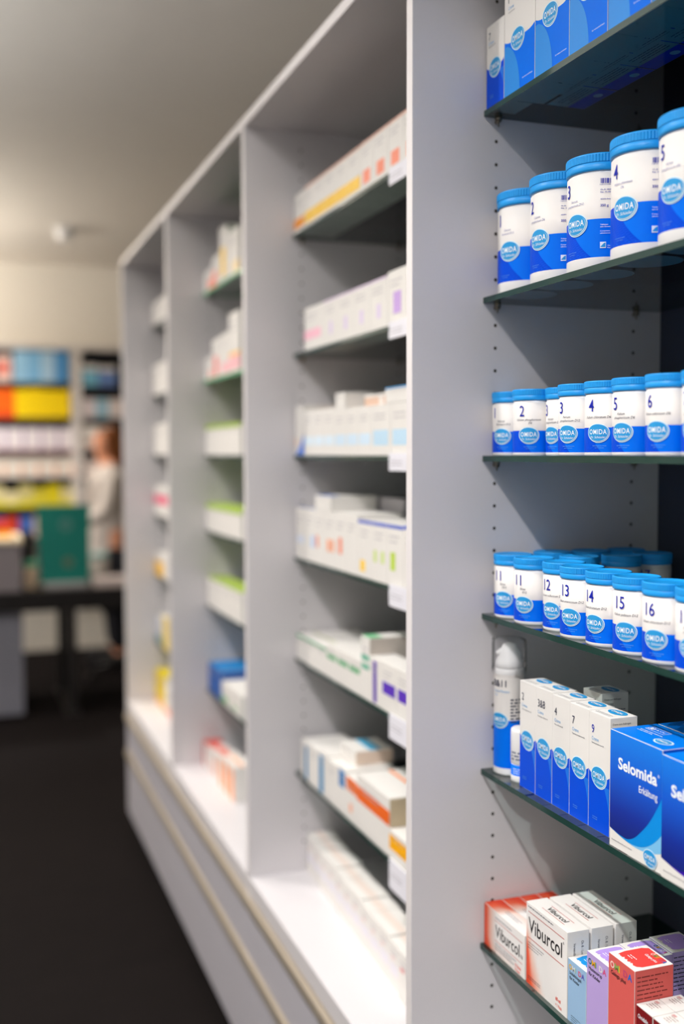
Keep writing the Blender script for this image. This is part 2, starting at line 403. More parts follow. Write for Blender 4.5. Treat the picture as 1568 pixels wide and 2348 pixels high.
# ------------------------------------------------------------------ jars
def lid_mb(R, zb, zt, n=120):
    mb = MB(); H = zt-zb
    prof = [(R*.955, zb, LID), (R*.975, zb+.0004, LID), (R*.985, zb+H*.10, LID), (R*.985, zb+H*.42, LID), (R*.972, zb+H*.44, LID), (R*.972, zb+H*.47, LID),
            (R, zb+H*.49, LID), (R, zb+H*.90, LID), (R*.985, zb+H*.97, LID), (R*.955, zt, LID), (R*.90, zt-.0002, LID), (R*.885, zt-.0012, LID), (R*.3, zt-.0012, LID)]
    mb.lathe(prof, n, ribs=(6, 7, R*.014))
    return mb
def jar_proto(name, label, loc, rot, R, H, zb0, zb1, zlid, num, script, big, group, lots=None, first_digit_hidden=False):
    t = thing(name, label, 'jar', loc, 0, group)
    mb = MB(); Rb = R*.955
    prof = [(Rb*.93, 0, WHITE), (Rb*.985, .001, WHITE), (Rb, .0025, WHITE), (Rb, zb0, WHITE), (Rb, zb1, LBLUE), (Rb, zlid-.003, LPAPER), (Rb*.97, zlid-.0028, WHITE), (Rb*.97, zlid+.004, WHITE)]
    mb.lathe(prof, 72)
    sf = Cyl(Rb, rot)
    k = H/.137 if big else H/.0885
    if big:
        bw = .034; bv = zb1-.0045
        c0 = -.004; rr = .047
        edge = lambda v: c0+rr-math.sqrt(max(0, rr*rr-(zb1-v)**2))*1.0
        us = lrange(-.046, .024, 24)
        # dark sweep left of the arc
        n = 18
        for i in range(n):
            v0 = zb0+(zb1-zb0)*i/n; v1 = zb0+(zb1-zb0)*(i+1)/n
            e0 = -.008+.030*((zb1-v0)/(zb1-zb0))**1.7; e1 = -.008+.030*((zb1-v1)/(zb1-zb0))**1.7
            m = 8
            for j in range(m):
                a0 = -.05+(e0+.05)*j/m; b0 = -.05+(e0+.05)*(j+1)/m; a1 = -.05+(e1+.05)*j/m; b1 = -.05+(e1+.05)*(j+1)/m
                mb.poly([sf.p(a0, v0, 0), sf.p(b0, v0, 0), sf.p(b1, v1, 0), sf.p(a1, v1, 0)], LDBLUE)
        badge(mb, sf, 0, bv, bw)
        text(mb, sf, num, -.0188, .0900, .0168, INK, 'L', .80, .006)
        for i, s_ in enumerate(script):
            text(mb, sf, s_, -.003, .0825-.0048*i, .0030, SCRIPT, 'C', .90, 0, 3, .25)
        x = .032
        # barcode and codes
        rnd = random.Random(5+len(num)); a = x
        while a < x+.020:
            w_ = rnd.choice((.0004, .0004, .0007, .001)); rect(mb, sf, a, .1005, a+w_, .1065, INK, 3); a += w_+rnd.choice((.0004, .0006, .0009))
        text(mb, sf, '7 640110 364404', x-.001, .0985, .0014, INK, 'L', .95)
        text(mb, sf, 'Ch.-B.: %s' % lots[0], x, .0925, .0016, INK, 'L', 1.1, .008)
        text(mb, sf, 'Exp.: %s' % lots[1], x, .0897, .0016, INK, 'L', 1.1, .008)
        text(mb, sf, '%s (Swissmedic)' % lots[2], x, .0815, .0015, INK, 'L', 1.05, .008)
        text(mb, sf, '350 g', x, .0735, .0030, INK, 'L', 1.05, .012)
        text(mb, sf, 'Tabletten', x, .0515, .0016, TXTW, 'L', 1.1, .01); text(mb, sf, 'zum Einnehmen', x, .0490, .0016, TXTW, 'L', 1.1, .01)
        text(mb, sf, 'Comprim\u00e9s pour', x, .0440, .0016, TXTW, 'L', 1.1, .01); text(mb, sf, 'administration orale', x, .0415, .0016, TXTW, 'L', 1.1, .01)
        rect(mb, sf, x, .0245, x+.0068, .0320, TXTW, 3)
        for i in range(6):
            rect(mb, sf, x+.0008+i*.0009, .0258, x+.0017+i*.0009, .0258+.0052*math.sin((i+1)/7*1.55), BADGE, 4)
        text(mb, sf, 'Omida AG', x+.0085, .0268, .0016, TXTW, 'L', 1.1, .01); text(mb, sf, 'K\u00fcssnacht am Rigi', x+.0085, .0243, .0016, TXTW, 'L', 1.1, .01)
        text(mb, sf, 'Biochemische Mineralstoffe', -.006, .0225, .0011, LTBLUE, 'C', .9)
        text(mb, sf, 'nach Dr. Sch\u00fcssler', -.006, .0200, .0011, LTBLUE, 'C', .9)
        egg(mb, sf, x+.0225, zb1+.0005, .0042, .0042, BADGEL, 3, 0, 20, 1); text(mb, sf, 'D', x+.0225, zb1-.0010, .0032, INK, 'C', 1, 0, 4)
    else:
        bw = .028; bv = .0280
        n = 10
        for i in range(n):
            v0 = zb0+(zb1-zb0)*i/n; v1 = zb0+(zb1-zb0)*(i+1)/n
            e0 = -.010+.014*((zb1-v0)/(zb1-zb0))**1.7; e1 = -.010+.014*((zb1-v1)/(zb1-zb0))**1.7
            m = 6
            for j in range(m):
                a0 = -.036+(e0+.036)*j/m; b0 = -.036+(e0+.036)*(j+1)/m; a1 = -.036+(e1+.036)*j/m; b1 = -.036+(e1+.036)*(j+1)/m
                mb.poly([sf.p(a0, v0, 0), sf.p(b0, v0, 0), sf.p(b1, v1, 0), sf.p(a1, v1, 0)], LDBLUE)
        badge(mb, sf, 0, bv-.001, bw)
        text(mb, sf, num, -.0130, .0525, .0148, INK, 'L', .80, .004)
        for i, s_ in enumerate(script):
            text(mb, sf, s_, -.001+(.003 if i else 0), (.0465 if len(script) > 1 else .0445)-.0044*i, .0030, INKD, 'C', .88, 0, 3, .25)
        text(mb, sf, 'Biochemische Mineralstoffe', .002, .0115, .0012, LTBLUE, 'C', .9); text(mb, sf, 'nach Dr. Sch\u00fcssler', .002, .0092, .0012, LTBLUE, 'C', .9)
        rect(mb, sf, .052, .006, .0535, .07, LPAPER, 1)
        x = .034
        scrib(mb, sf, x, .056, .014, 4, .0032, .0010, INK, 3, 3); scrib(mb, sf, x, .026, .014, 3, .0030, .0009, TXTW, 3, 4)
    b = mb.build('jar_body', t)
    l = lid_mb(R, zlid, H, 150 if big else 120).build('lid', t); l['label'] = 'ribbed blue lid'
    return t
D = math.radians
# large 350 g jars on the second glass shelf
bigs = [(1.3165, .750, -158.5, '1', ['Calcium', 'fluoratum D12'], ('08006', '11.2026', '402600')),
        (1.2270, .7500, -168.8, '2', ['Calcium', 'phosphoricum D6'], ('08005', '11.2027', '402601')),
        (1.1380, .7500, -169.7, '3', ['Ferrum', 'phosphoricum D12'], ('08041', '03.2027', '402606')),
        (1.044, .7500, -164.6, '4', ['Kalium chloratum', 'D6'], ('07779', '08.2027', '402597')),
        (.955, .7500, -169.8, '5', ['Kalium', 'phosphoricum D6'], ('07780', '09.2027', '402598'))]
bl = ['large white jar with ribbed blue lid, farthest left on the second shelf',
      'large blue lidded jar numbered 2, second from the side panel, second shelf',
      'large blue lidded jar numbered 3 with round D mark, second shelf',
      'large blue lidded jar with a full number 4, second shelf',
      'large white jar with blue lid numbered 5, cut by the right edge of the photo']
for (y, x, rot, num, sc, lots), lab in zip(bigs, bl):
    jar_proto('large_tablet_jar', lab, (x, y, ZS[1]), D(rot), .0441, .137, .0145, .0595, .1165, num, sc, True, 'large blue lidded jars on the second shelf', lots)
# small jars, third shelf
smalls = [(1.332, .7335, -150, '1', ['Calcium', 'fluoratum D12']), (1.269, .731, -131.5, '2', ['Calcium phosphoricum', 'D6']),
          (1.2195, .7525, -169.3, '3', ['Ferrum', 'phosphoricum D12']), (1.1535, .7312, -157.9, '3', ['Ferrum', 'phosphoricum D12']),
          (1.0945, .7315, -147.3, '4', ['Kalium chloratum D6']), (1.037, .731, -160.7, '5', ['Kalium', 'phosphoricum D6']),
          (.974, .731, -158.9, '6', ['Kalium sulfuricum D6']), (.912, .731, -163.8, '7', ['Magnesium', 'phosphoricum D6'])]
sl = ['small white jar with blue lid, leftmost on the third shelf beside the side panel',
      'small blue lidded jar numbered 2, second from the left on the third shelf',
      'small jar set back between the 2 and the front 3, third shelf',
      'small blue lidded jar with a clear dark 3, front row, third shelf',
      'small jar numbered 4, between the 3 and 5 jars on the third shelf',
      'small jar with blue lid numbered 5, Kalium written below, on the third shelf',
      'small jar with blue lid numbered 6 near the right edge of the third shelf',
      'small jar only just in the photo at the right edge, third shelf']
for (y, x, rot, num, sc), lab in zip(smalls, sl):
    jar_proto('tablet_jar', lab, (x, y, ZS[2]), D(rot), .0275, .0885, .0045, .0335, .0735, num, sc, False, 'small blue lidded jars on the third shelf')
# small jars, fourth shelf
s4 = [(1.320, .731, -150, '11', ['Silicea', 'D12']), (1.263, .731, -151.6, '11', ['Silicea', 'D12']), (1.2005, .739, -159.1, '12', ['Calcium sulfuricum D6']),
      (1.145, .731, -155.6, '13', ['Kalium arsenicosum D12']), (1.087, .731, -163.0, '14', ['Kalium bromatum D12']), (1.031, .731, -152.8, '15', ['Kalium jodatum D12']),
      (.9745, .731, -155.4, '16', ['Lithium chloratum D12']), (.917, .731, -151.1, '17', ['Manganum', 'sulfuricum D12'])]
l4 = ['small jar numbered 11, leftmost on the fourth shelf next to the side panel',
      'small jar with blue lid numbered 11, second from the left on the fourth shelf',
      'small jar with blue lid numbered 12, set slightly back on the fourth shelf',
      'small jar with blue lid numbered 13 on the fourth shelf', 'small jar with blue lid numbered 14 on the fourth shelf',
      'small jar with blue lid numbered 15 on the fourth shelf', 'small jar with blue lid numbered 16 on the fourth shelf',
      'small front jar cut by the right photo edge, fourth shelf']
for (y, x, rot, num, sc), lab in zip(s4, l4):
    last = jar_proto('tablet_jar', lab, (x, y, ZS[3]), D(rot), .0275, .0885, .0045, .0335, .0735, num, sc, False, 'small blue lidded jars in front on the fourth shelf')
bk = [(.802, 1.333, 'small blue lidded jar behind the 11 jars on the fourth shelf, only its lid showing'),
      (.860, 1.326, 'small blue lidded jar in the back row behind the 12 jar, lid showing in shade'),
      (.920, 1.325, 'small blue lidded jar standing highest in view at the back of the fourth shelf'),
      (.862, 1.252, 'small blue lidded jar in shade behind the 14 jar, partly hiding the highest jar'),
      (.920, 1.262, 'small jar at far right of the back row, body showing in shade'),
      (.799, 1.258, 'small blue lidded jar right behind the second 11 jar, top of lid lit')]
for x, y, lab in bk:
    dup(last, (x, y, ZS[3]), D(20), lab, 'small blue lidded jars in the back row of the fourth shelf')

# ------------------------------------------------------------------ cartons
def carton(name, label, cat, x, ynear, w, d, z, h, deco=None, base=CARD, group=None, rot=0.0, fm=None, bow=True, parts=None):
    """front faces -X; local origin at the middle of the foot. x=front face, ynear..ynear+w"""
    mb = MB(); mb.box((-d/2, -w/2, 0), (d/2, w/2, h), base, .0005, fm)
    F = Plane((-d/2, w/2, 0), (0, -1, 0), (0, 0, 1))       # front : u left->right, v up
    R_ = Plane((-d/2, -w/2, 0), (1, 0, 0), (0, 0, 1))      # end facing -Y
    T = Plane((-d/2, w/2, h), (0, -1, 0), (1, 0, 0))       # top, read from the front
    if deco: deco(mb, F, R_, T, w, d, h)
    o = mb.build(name, None, (x+d/2, ynear+w/2, z), rot)
    return tag(o, label, cat, group)

def creme_deco(num, sub, big=False):
    def f(mb, F, R_, T, w, d, h):
        e = .0004; hb = h*.47; uc = w*.5
        # blue field with raised shoulders
        def top(u):
            q = abs(u-uc)/(w/2); return hb+.0045*max(0, (q-.55)/.45)**2
        strip(mb, F, lrange(e, w-e, 12), lambda u: e, top, LDBLUE if not big else LBLUE, 0)
        rect(mb, R_, e, e, d-e, hb, LDBLUE, 0)
        if big:
            # light quarter sweep from the left foot
            n = 14; Rr = hb*.95
            for i in range(n):
                v0 = e+(hb*.96-e)*i/n; v1 = e+(hb*.96-e)*(i+1)/n
                g = lambda v: max(e, w*.52*math.sqrt(max(0, 1-(v/(hb*.98))**2)))
                mb.poly([F.p(e, v0, 1), F.p(g(v0), v0, 1), F.p(g(v1), v1, 1), F.p(e, v1, 1)], mat('sweep_blue', (40, 140, 226), .4))
            n = 10
            text(mb, F, 'Sels min\u00e9raux biochimiques', w*.93, .012, .0020, TXTW, 'R', .85, 0, 2)
        else:
            n = 12
            for i in range(n):
                v0 = h*.14+(hb*.86-h*.14)*i/n; v1 = h*.14+(hb*.86-h*.14)*(i+1)/n
                g = lambda v: w-e-(w*.40)*((v-h*.14)/(hb-h*.14))**1.8
                mb.poly([F.p(g(v0), v0, 1), F.p(w-e, v0, 1), F.p(w-e, v1, 1), F.p(g(v1), v1, 1)], mat('sweep_mid', (10, 110, 222), .4))
            text(mb, F, 'Biochemische', w*.22, .0155, .0014, LTBLUE, 'L', .95, 0, 2); text(mb, F, 'Mineralstoffe', w*.22, .0130, .0014, LTBLUE, 'L', .95, 0, 2)
        badge(mb, F, uc if not big else w*.45, hb-.001, .0335 if not big else .037, 2)
        u0 = w*.14
        text(mb, F, num, u0, h*.825, .0105, INKD if num != '9' else INK, 'L', .82, .0)
        text(mb, F, 'Creme', u0, h*.765, .0045, LTBLUE, 'L', .85, 0, 3, .12)
        text(mb, F, sub, u0, h*.735, .0020, INKD, 'L', .85, 0, 3, .1)
        egg(mb, T, w*.5, d*.66, w*.36, d*.24, BADGE, 1, 0); text(mb, T, 'OMIDA', w*.5, d*.60, .0050, TXTW, 'C', .9, .03, 3)
        scrib(mb, T, w*.12, d*.22, w*.7, 2, .0032, .0006, INKD, 2, 7)
        text(mb, R_, 'Creme zum Auftragen', d*.08, h*.94, .0024, INKD, 'L', .85); text(mb, R_, 'auf die Haut', d*.08, h*.90, .0024, INKD, 'L', .85)
        scrib(mb, R_, d*.08, h*.85, d*.8, 6, .0040, .0009, INKD, 2, 9)
        # lifted top flap
        b = lrange(0, w, 8)
    return f
CG = 'blue and white cream cartons'
# top shelf, seen from below
tops = [(1.3075, .0505, .112, '7', 'Magnesium phos. D6', False, 'lowest white and blue carton at the left end of the top shelf'),
        (1.226, .0805, .147, '1', 'Calcium fluoratum', True, 'wide white and blue carton second from the left on the top shelf'),
        (1.1445, .0805, .147, '2', 'Calcium phosphoricum', True, 'wide white and blue carton third from the left on the top shelf'),
        (1.0635, .080, .147, '3', 'Ferrum phosphoricum', True, 'wide blue and white carton fourth from the left on the top shelf'),
        (.982, .080, .147, '4', 'Kalium chloratum', True, 'blue and white carton fifth from the left, cut by the top edge of the photo'),
        (.901, .080, .147, '5', 'Kalium phosphoricum', True, 'blue carton at the top right corner, nearest on the top shelf')]
for y, w, h, n, s_, bg, lab in tops:
    carton('cream_carton', lab, 'carton', .7055, y, w, .060 if bg else .045, ZS[0], h, creme_deco(n, s_, bg), group='blue and white cartons on the top shelf')
    if y < 1.3:
        pass
under = [(.770, 1.226, 'white carton behind the second front carton, seen through the glass of the top shelf'),
         (.770, 1.1445, 'white carton behind the third front carton, seen through the glass of the top shelf'),
         (.770, 1.0635, 'white carton behind the fourth front carton, seen through the glass of the top shelf'),
         (.770, .982, 'white carton behind the fifth front carton, seen through the glass of the top shelf'),
         (.770, .901, 'white carton behind the nearest front carton, seen through the glass of the top shelf')]
def under_deco(mb, F, R_, T, w, d, h):
    creme_deco('7', 'Magnesium phos.', True)(mb, F, R_, T, w, d, h)
    B = Plane((-d/2, -w/2, 0), (0, 1, 0), (1, 0, 0))
    rect(mb, B, .001, d*.55, w-.001, d-.001, LDBLUE, 1); egg(mb, B, w*.3, d*.76, .007, .006, BADGEL, 2, 0)
    scrib(mb, B, w*.1, d*.42, w*.75, 4, .005, .0012, INKD, 2, 11)
for x, y, lab in under:
    carton('cream_carton', lab, 'carton', x, y, .0805, .060, ZS[0], .147, under_deco, group='cartons in the back row of the top shelf')

# fifth shelf: cream cartons
cr = [(1.2303, .0420, .146, '2', 'Calcium phosphoricum D6', 'slim white and blue carton numbered 2, leftmost of the slim cartons'),
      (1.1883, .0419, .146, '3&8', 'Ferrum phos., Natrium chl.', 'slim white and blue carton numbered 3&8'),
      (1.1465, .0417, .1445, '4', 'Kalium chloratum D6', 'slim white and blue carton numbered 4, between the 3&8 and the 7'),
      (1.1032, .0432, .143, '7', 'Magnesium phosphoricum D6', 'slim white and blue carton numbered 7'),
      (1.0585, .0445, .1425, '9', 'Natrium phosphoricum D6', 'slim white and blue carton numbered 9, next to the big blue box')]
for y, w, h, n, s_, lab in cr:
    carton('cream_carton', lab, 'carton', .7165, y, w, .0375, ZS[4], h, creme_deco(n, s_), group='slim cream cartons on the fifth shelf')
carton('cream_carton', 'slim white carton standing alone in the shade behind the row of slim cartons', 'carton', .772, 1.160, .043, .040, ZS[4], .1455, creme_deco('8', 'Natrium chloratum D6'), group='slim cream cartons on the fifth shelf')

def selo_deco(sub, purple=False):
    SB = gradient_mat('selo_gradient', [(0, (0, 26, 118)), (.25, (0, 40, 150)), (.6, (0, 84, 205)), (1, (0, 122, 230))])
    SL = mat('selo_light', (0, 140, 222), .4); SP = mat('selo_pale', (122, 190, 232), .4)
    if purple: SL = mat('selo_purple', (60, 20, 170), .4); SP = mat('selo_violet', (92, 40, 190), .4)
    def f(mb, F, R_, T, w, d, h):
        e = .0004
        # curves: pale, light, dark fields rising from low left to high right
        c1 = lambda u: h*(.118+.0-.09*math.sin(math.pi*min(1, u/w))*.0)+h*(.035*(1-u/w)-.030*math.sin(math.pi*u/w)+.055*(u/w)**2)
        pale = lambda u: h*.155-h*.075*math.sin(math.pi*min(1, u/w*.72))+h*.02*(u/w)**2+ (h*.05)*(u/w)**3
        lite = lambda u: h*.156-h*.055*math.sin(math.pi*min(1, u/w*.95))+h*.17*(u/w)**4
        dark = lambda u: h*.158-h*.030*math.sin(math.pi*min(1, u/w*1.6)) + h*.46*max(0, (u/w-.30)/.70)**2.0
        us = lrange(e, w-e, 28)
        strip(mb, F, us, pale, lambda u: lite(u)+.001, SP, 0)
        strip(mb, F, us, lite, lambda u: max(dark(u), lite(u))+.001, SL, 1)
        n = 12
        for a, c in zip(us[:-1], us[1:]):
            da, dc = max(dark(a), lite(a)), max(dark(c), lite(c))
            for j in range(n):
                q0, q1 = j/n, (j+1)/n
                P = [(a, da+(h-e-da)*q0), (c, dc+(h-e-dc)*q0), (c, dc+(h-e-dc)*q1), (a, da+(h-e-da)*q1)]
                b = mb.poly([F.p(x, y, 2) for x, y in P], SB)
                for i, (x, y) in enumerate(P): mb.g[b+i] = max(0, min(1, (y/h-.12)/.85))
        TB = mat('selo_top', (0, 124, 232), .35)
        rect(mb, T, e, e, w-e, d-e, TB, 0); rect(mb, R_, e, h*.1, d-e, h-e, mat('selo_side', (0, 84, 200), .4), 0)
        text(mb, F, 'Selomida', w*.17, h*.695, h*.098, TXTW, 'L', (w*.74)/tw('Selomida', h*.098, 1, .028), .028, 4)
        text(mb, F, '\u00ae', w*.92, h*.765, h*.025, TXTW, 'L', 1, 0, 4)
        text(mb, F, sub, w*.92, h*.575, h*.060, TXTW, 'R', .80, .006, 4)
        badge(mb, F, w*.80, h*.075, .0255, 4)
        text(mb, F, 'Biochemische Mineralstoffe nach Dr. Sch\u00fcssler', w*.05, h*.058, .0016, INKD, 'L', .95)
        # top print
        u0, v0 = w*.12, d*.60
        for (a, b, c, g) in ((0, 0, .034, .0006), (0, .012, .034, .0006), (0, 0, .0006, .0125), (.0335, 0, .0006, .0125)): rect(mb, T, u0+a, v0+b, u0+a+c, v0+b+g, TXTW, 2)
        text(mb, T, '30', u0+.002, v0+.0025, .0070, TXTW, 'L', 1, .03, 3); text(mb, T, 'Btl. 6,25 g', u0+.014, v0+.005, .0032, TXTW, 'L', .9, .01, 3)
        scrib(mb, T, u0, d*.50, w*.42, 2, .0042, .0011, TXTW, 2, 5)
        egg(mb, T, w*.72, d*.32, .014, .009, BADGEL, 2, 0); egg(mb, T, w*.72, d*.32, .0118, .0072, BADGE, 3, 0); text(mb, T, 'OMIDA', w*.72, d*.32-.002, .0040, TXTW, 'C', .9, .03, 5)
        if purple:
            text(mb, T, 'Selomida', w*.30, d*.30, .011, TXTW, 'L', .9, .03, 5)
    return f
SG = 'blue sachet boxes on the fifth shelf'
carton('sachet_box', 'large blue box reading Selomida in white, Erkältung below, beside the slim carton 9', 'box', .7055, .9445, .0970, .0635, ZS[4], .1360, selo_deco('Erk\u00e4ltung'), group=SG)
carton('sachet_box', 'large blue box with purple lower edge, cut by the right edge of the photo', 'box', .7035, .8455, .0970, .0635, ZS[4], .1330, selo_deco('Arthrose', True), group=SG)
carton('sachet_box', 'dark blue box in shade behind the big blue box', 'box', .7705, .9445, .0970, .0600, ZS[4], .1360, selo_deco('Schlaf', True), group=SG)
carton('sachet_box', 'dark blue box in shade behind the purple edged box at the right edge', 'box', .7690, .8455, .0970, .0600, ZS[4], .1340, selo_deco('Vital', True), group=SG)

# pump bottle and roller jar
def pump_bottle():
    t = thing('pump_bottle', 'tall white and blue pump bottle with clear cap, standing against the side panel', 'bottle', (.7335, 1.3345, ZS[4]))
    R = .0215; mb = MB()
    mb.lathe([(R*.92, 0, WHITE), (R*.99, .0012, WHITE), (R, .003, WHITE), (R, .010, WHITE), (R, .0785, LBLUE), (R, .143, LPAPER), (R*.98, .147, WHITE), (R*.90, .151, WHITE)], 56)
    sf = Cyl(R, D(-158))
    badge(mb, sf, 0, .078, .028); text(mb, sf, '8&11', -.0105, .126, .010, INKD, 'L', .82, .012)
    text(mb, sf, 'Creme-Mousse', -.0105, .118, .0036, LTBLUE, 'L', .85); text(mb, sf, 'D12', -.008, .1125, .003, LTBLUE, 'L', .85)
    scrib(mb, sf, .017, .107, .016, 8, .0045, .0020, INKD, 2, 4)
    for i in range(8):
        v0 = .012+.055*i/8; v1 = .012+.055*(i+1)/8; g = lambda v: -.014+.018*((.067-v)/.055)**1.6
        mb.poly([sf.p(-.024, v0, 0), sf.p(g(v0), v0, 0), sf.p(g(v1), v1, 0), sf.p(-.024, v1, 0)], LDBLUE)
    mb.build('bottle_body', t)
    mb = MB()
    mb.lathe([(R*.88, .1512, WHITE), (R*.93, .153, WHITE), (R*.93, .160, WHITE), (R*.80, .163, WHITE), (R*.72, .172, WHITE), (R*.52, .178, WHITE), (R*.42, .1835, WHITE), (R*.2, .185, WHITE)], 40)
    mb.tube([(0, 0, .172), (-.012, .002, .1735), (-.0185, .003, .170)], [.0065, .005, .0035], WHITE, 14)
    mb.build('pump_head', t)
    mb = MB(); G = glass_mat('clear_plastic', (.995, .996, 1.0), .8, .12, 1.18); Rc = .0245
    mb.lathe([(Rc, .1435, G), (Rc, .186, G), (Rc*.95, .1905, G), (Rc*.8, .1925, G), (Rc*.1, .193, G)], 56, cap=False)
    mb.build('clear_cap', t)['label'] = 'clear plastic cap'
    return t
pump_bottle()
def roller_jar():
    t = thing('deodorant_roller', 'short white capped roller with a blue base, wedged between the pump bottle and carton 2', 'bottle', (.7325, 1.2925, ZS[4]))
    R = .0165; mb = MB()
    mb.lathe([(R*.93, 0, WHITE), (R*.99, .001, WHITE), (R*.99, .009, WHITE), (R*.97, .0095, LBLUE), (R*.97, .024, LBLUE), (R*.9, .0245, WHITE)], 48)
    scrib(mb, Cyl(R*.97, D(-150)), -.006, .018, .014, 3, .003, .0008, TXTW, 1, 2)
    mb.build('jar_body', t)
    mb = MB(); mb.lathe([(R*.96, .0248, WHITE), (R, .026, WHITE), (R, .069, WHITE), (R*.97, .072, WHITE), (R*.88, .0735, WHITE)], 48)
    sf = Cyl(R, D(-150)); scrib(mb, sf, -.009, .040, .022, 3, .0045, .0022, mat('ink_grey', (110, 118, 140), .5), 2, 6)
    mb.build('cap', t)
roller_jar()

# ------------------------------------------------------------------ sixth shelf
OR = mat('orange_red', (226, 62, 22), .45); RED = mat('line_red', (190, 40, 24), .5); BLK = mat('ink_black', (28, 26, 28), .5)
def grid_gradient(mb, sf, w, h, gm, fn, nx=10, ny=10, layer=0, e=.0004):
    b = len(mb.v)
    for j in range(ny+1):
        for i in range(nx+1):
            u = e+(w-2*e)*i/nx; v = e+(h-2*e)*j/ny
            mb.v.append(sf.p(u, v, layer)); mb.g[len(mb.v)-1] = max(0, min(1, fn(u/w, v/h)))
    for j in range(ny):
        for i in range(nx):
            q = b+j*(nx+1)+i; mb.face((q, q+1, q+nx+2, q+nx+1), gm)
ORG = gradient_mat('orange_fade', [(0, (238, 234, 230)), (.35, (240, 196, 178)), (.7, (234, 96, 56)), (1, (222, 56, 18))])
def vibn_deco(mb, F, R_, T, w, d, h):
    grid_gradient(mb, F, w, h, ORG, lambda a, b: max(0, 1-a/.30)**1.2+.25*max(0, 1-b/.25)*max(0, 1-a), 16, 8)
    grid_gradient(mb, T, w, d, ORG, lambda a, b: min(1, max(0, 1-a/.42)**.8+.9*max(0, (b-.45))*max(0, 1-a*.9)), 16, 4)
    fs = h*.30
    text(mb, F, 'Viburcol', w*.30, h*.42, fs, BLK, 'L', (w*.58)/tw('Viburcol', fs, 1, .0), 0.004); text(mb, F, 'N', w*.91, h*.42, h*.10, BLK)
    rect(mb, F, w*.28, h*.79, w*.95, h*.80, RED, 3); rect(mb, F, w*.28, h*.31, w*.95, h*.32, RED, 3)
    scrib(mb, F, w*.30, h*.86, w*.4, 1, .003, .001, INKD, 3, 1); scrib(mb, F, w*.30, h*.24, w*.5, 3, .0035, .0008, INKD, 3, 2)
    text(mb, F, '10 St\u00fcck', w*.78, h*.13, h*.075, OR, 'L', .8, .01); text(mb, F, '12 Suppos.', w*.78, h*.04, h*.06, OR, 'L', .7, .01)
    scrib(mb, T, w*.35, d*.55, w*.35, 2, .004, .0008, INKD, 3, 3)
def vib_deco(mb, F, R_, T, w, d, h):
    grid_gradient(mb, F, w, h, ORG, lambda a, b: max(0, 1-(a*1.3+b*.75)/.62)**.9+.5*max(0, 1-a/.12)*max(0, 1-abs(b-.35)/.4), 14, 16)
    fs = h*.185
    text(mb, F, 'Viburcol', w*.06, h*.66, fs, BLK, 'L', (w*.82)/tw('Viburcol', fs, 1, .0), .006); text(mb, F, '\u00ae', w*.90, h*.83, h*.03, BLK)
    rect(mb, F, w*.05, h*.895, w*.93, h*.902, RED, 3); rect(mb, F, w*.05, h*.575, w*.93, h*.583, RED, 3)
    scrib(mb, F, w*.05, h*.955, w*.62, 1, .0028, .0012, INKD, 3, 1); scrib(mb, F, w*.05, h*.52, w*.40, 3, .0036, .0007, INKD, 3, 2)
    scrib(mb, F, w*.05, h*.10, w*.32, 2, .0028, .0007, INKD, 3, 5)
    text(mb, F, '60 ml', w*.74, h*.11, h*.045, OR, 'L', .8, .02); text(mb, F, '= 1 Pack', w*.74, h*.04, h*.04, OR, 'L', .7, .01)
    fs = d*.28; text(mb, T, 'Viburcol', w*.30, d*.36, fs, BLK, 'L', (w*.44)/tw('Viburcol', fs, 1), .004)
    rect(mb, T, w*.26, d*.70, w*.80, d*.72, RED, 3); rect(mb, T, w*.26, d*.25, w*.80, d*.27, RED, 3)
    # end: two upright lines of small text
    V = Plane(R_.p(d*.58, h*.90, 0), (0, 0, -1), (1, 0, 0))
    text(mb, V, 'Ch.-B. / Lot', .002, d*.06, .0035, INKD, 'L', .8, 0, 1); text(mb, V, 'Verwendbar bis', .004, -d*.30, .0035, INKD, 'L', .8, 0, 1)
vn = ['low orange and white Viburcol box in front beside the side panel', 'low orange box second in depth, only its top strip showing behind the front low box',
      'low orange box third in depth, only its top strip showing', 'low orange box at the very back of its row, top in shade']
vn[0] = 'low white and orange medicine box in front, left end of the sixth shelf'
for i in range(4):
    carton('suppository_box', vn[i], 'box', .7085+.0285*i, 1.2405, .118, .0275, ZS[5], .0605, vibn_deco, group='low orange boxes on the sixth shelf')
vt = ['tall white medicine box with a big black word and orange fade, front of three', 'tall white medicine box, middle of the three standing one behind another',
      'tall greyish white medicine box, rearmost of three and in shade']
for i in range(3):
    carton('medicine_box', vt[i], 'box', .7085+.0355*i, 1.1345, .102, .0315, ZS[5], .111, vib_deco, rot=(0, .0, .0)[i], group='tall white boxes on the sixth shelf')
RB = [('O', (226, 168, 30)), ('M', (214, 208, 196)), ('I', (150, 190, 150)), ('D', (206, 90, 122)), ('A', (88, 80, 170))]
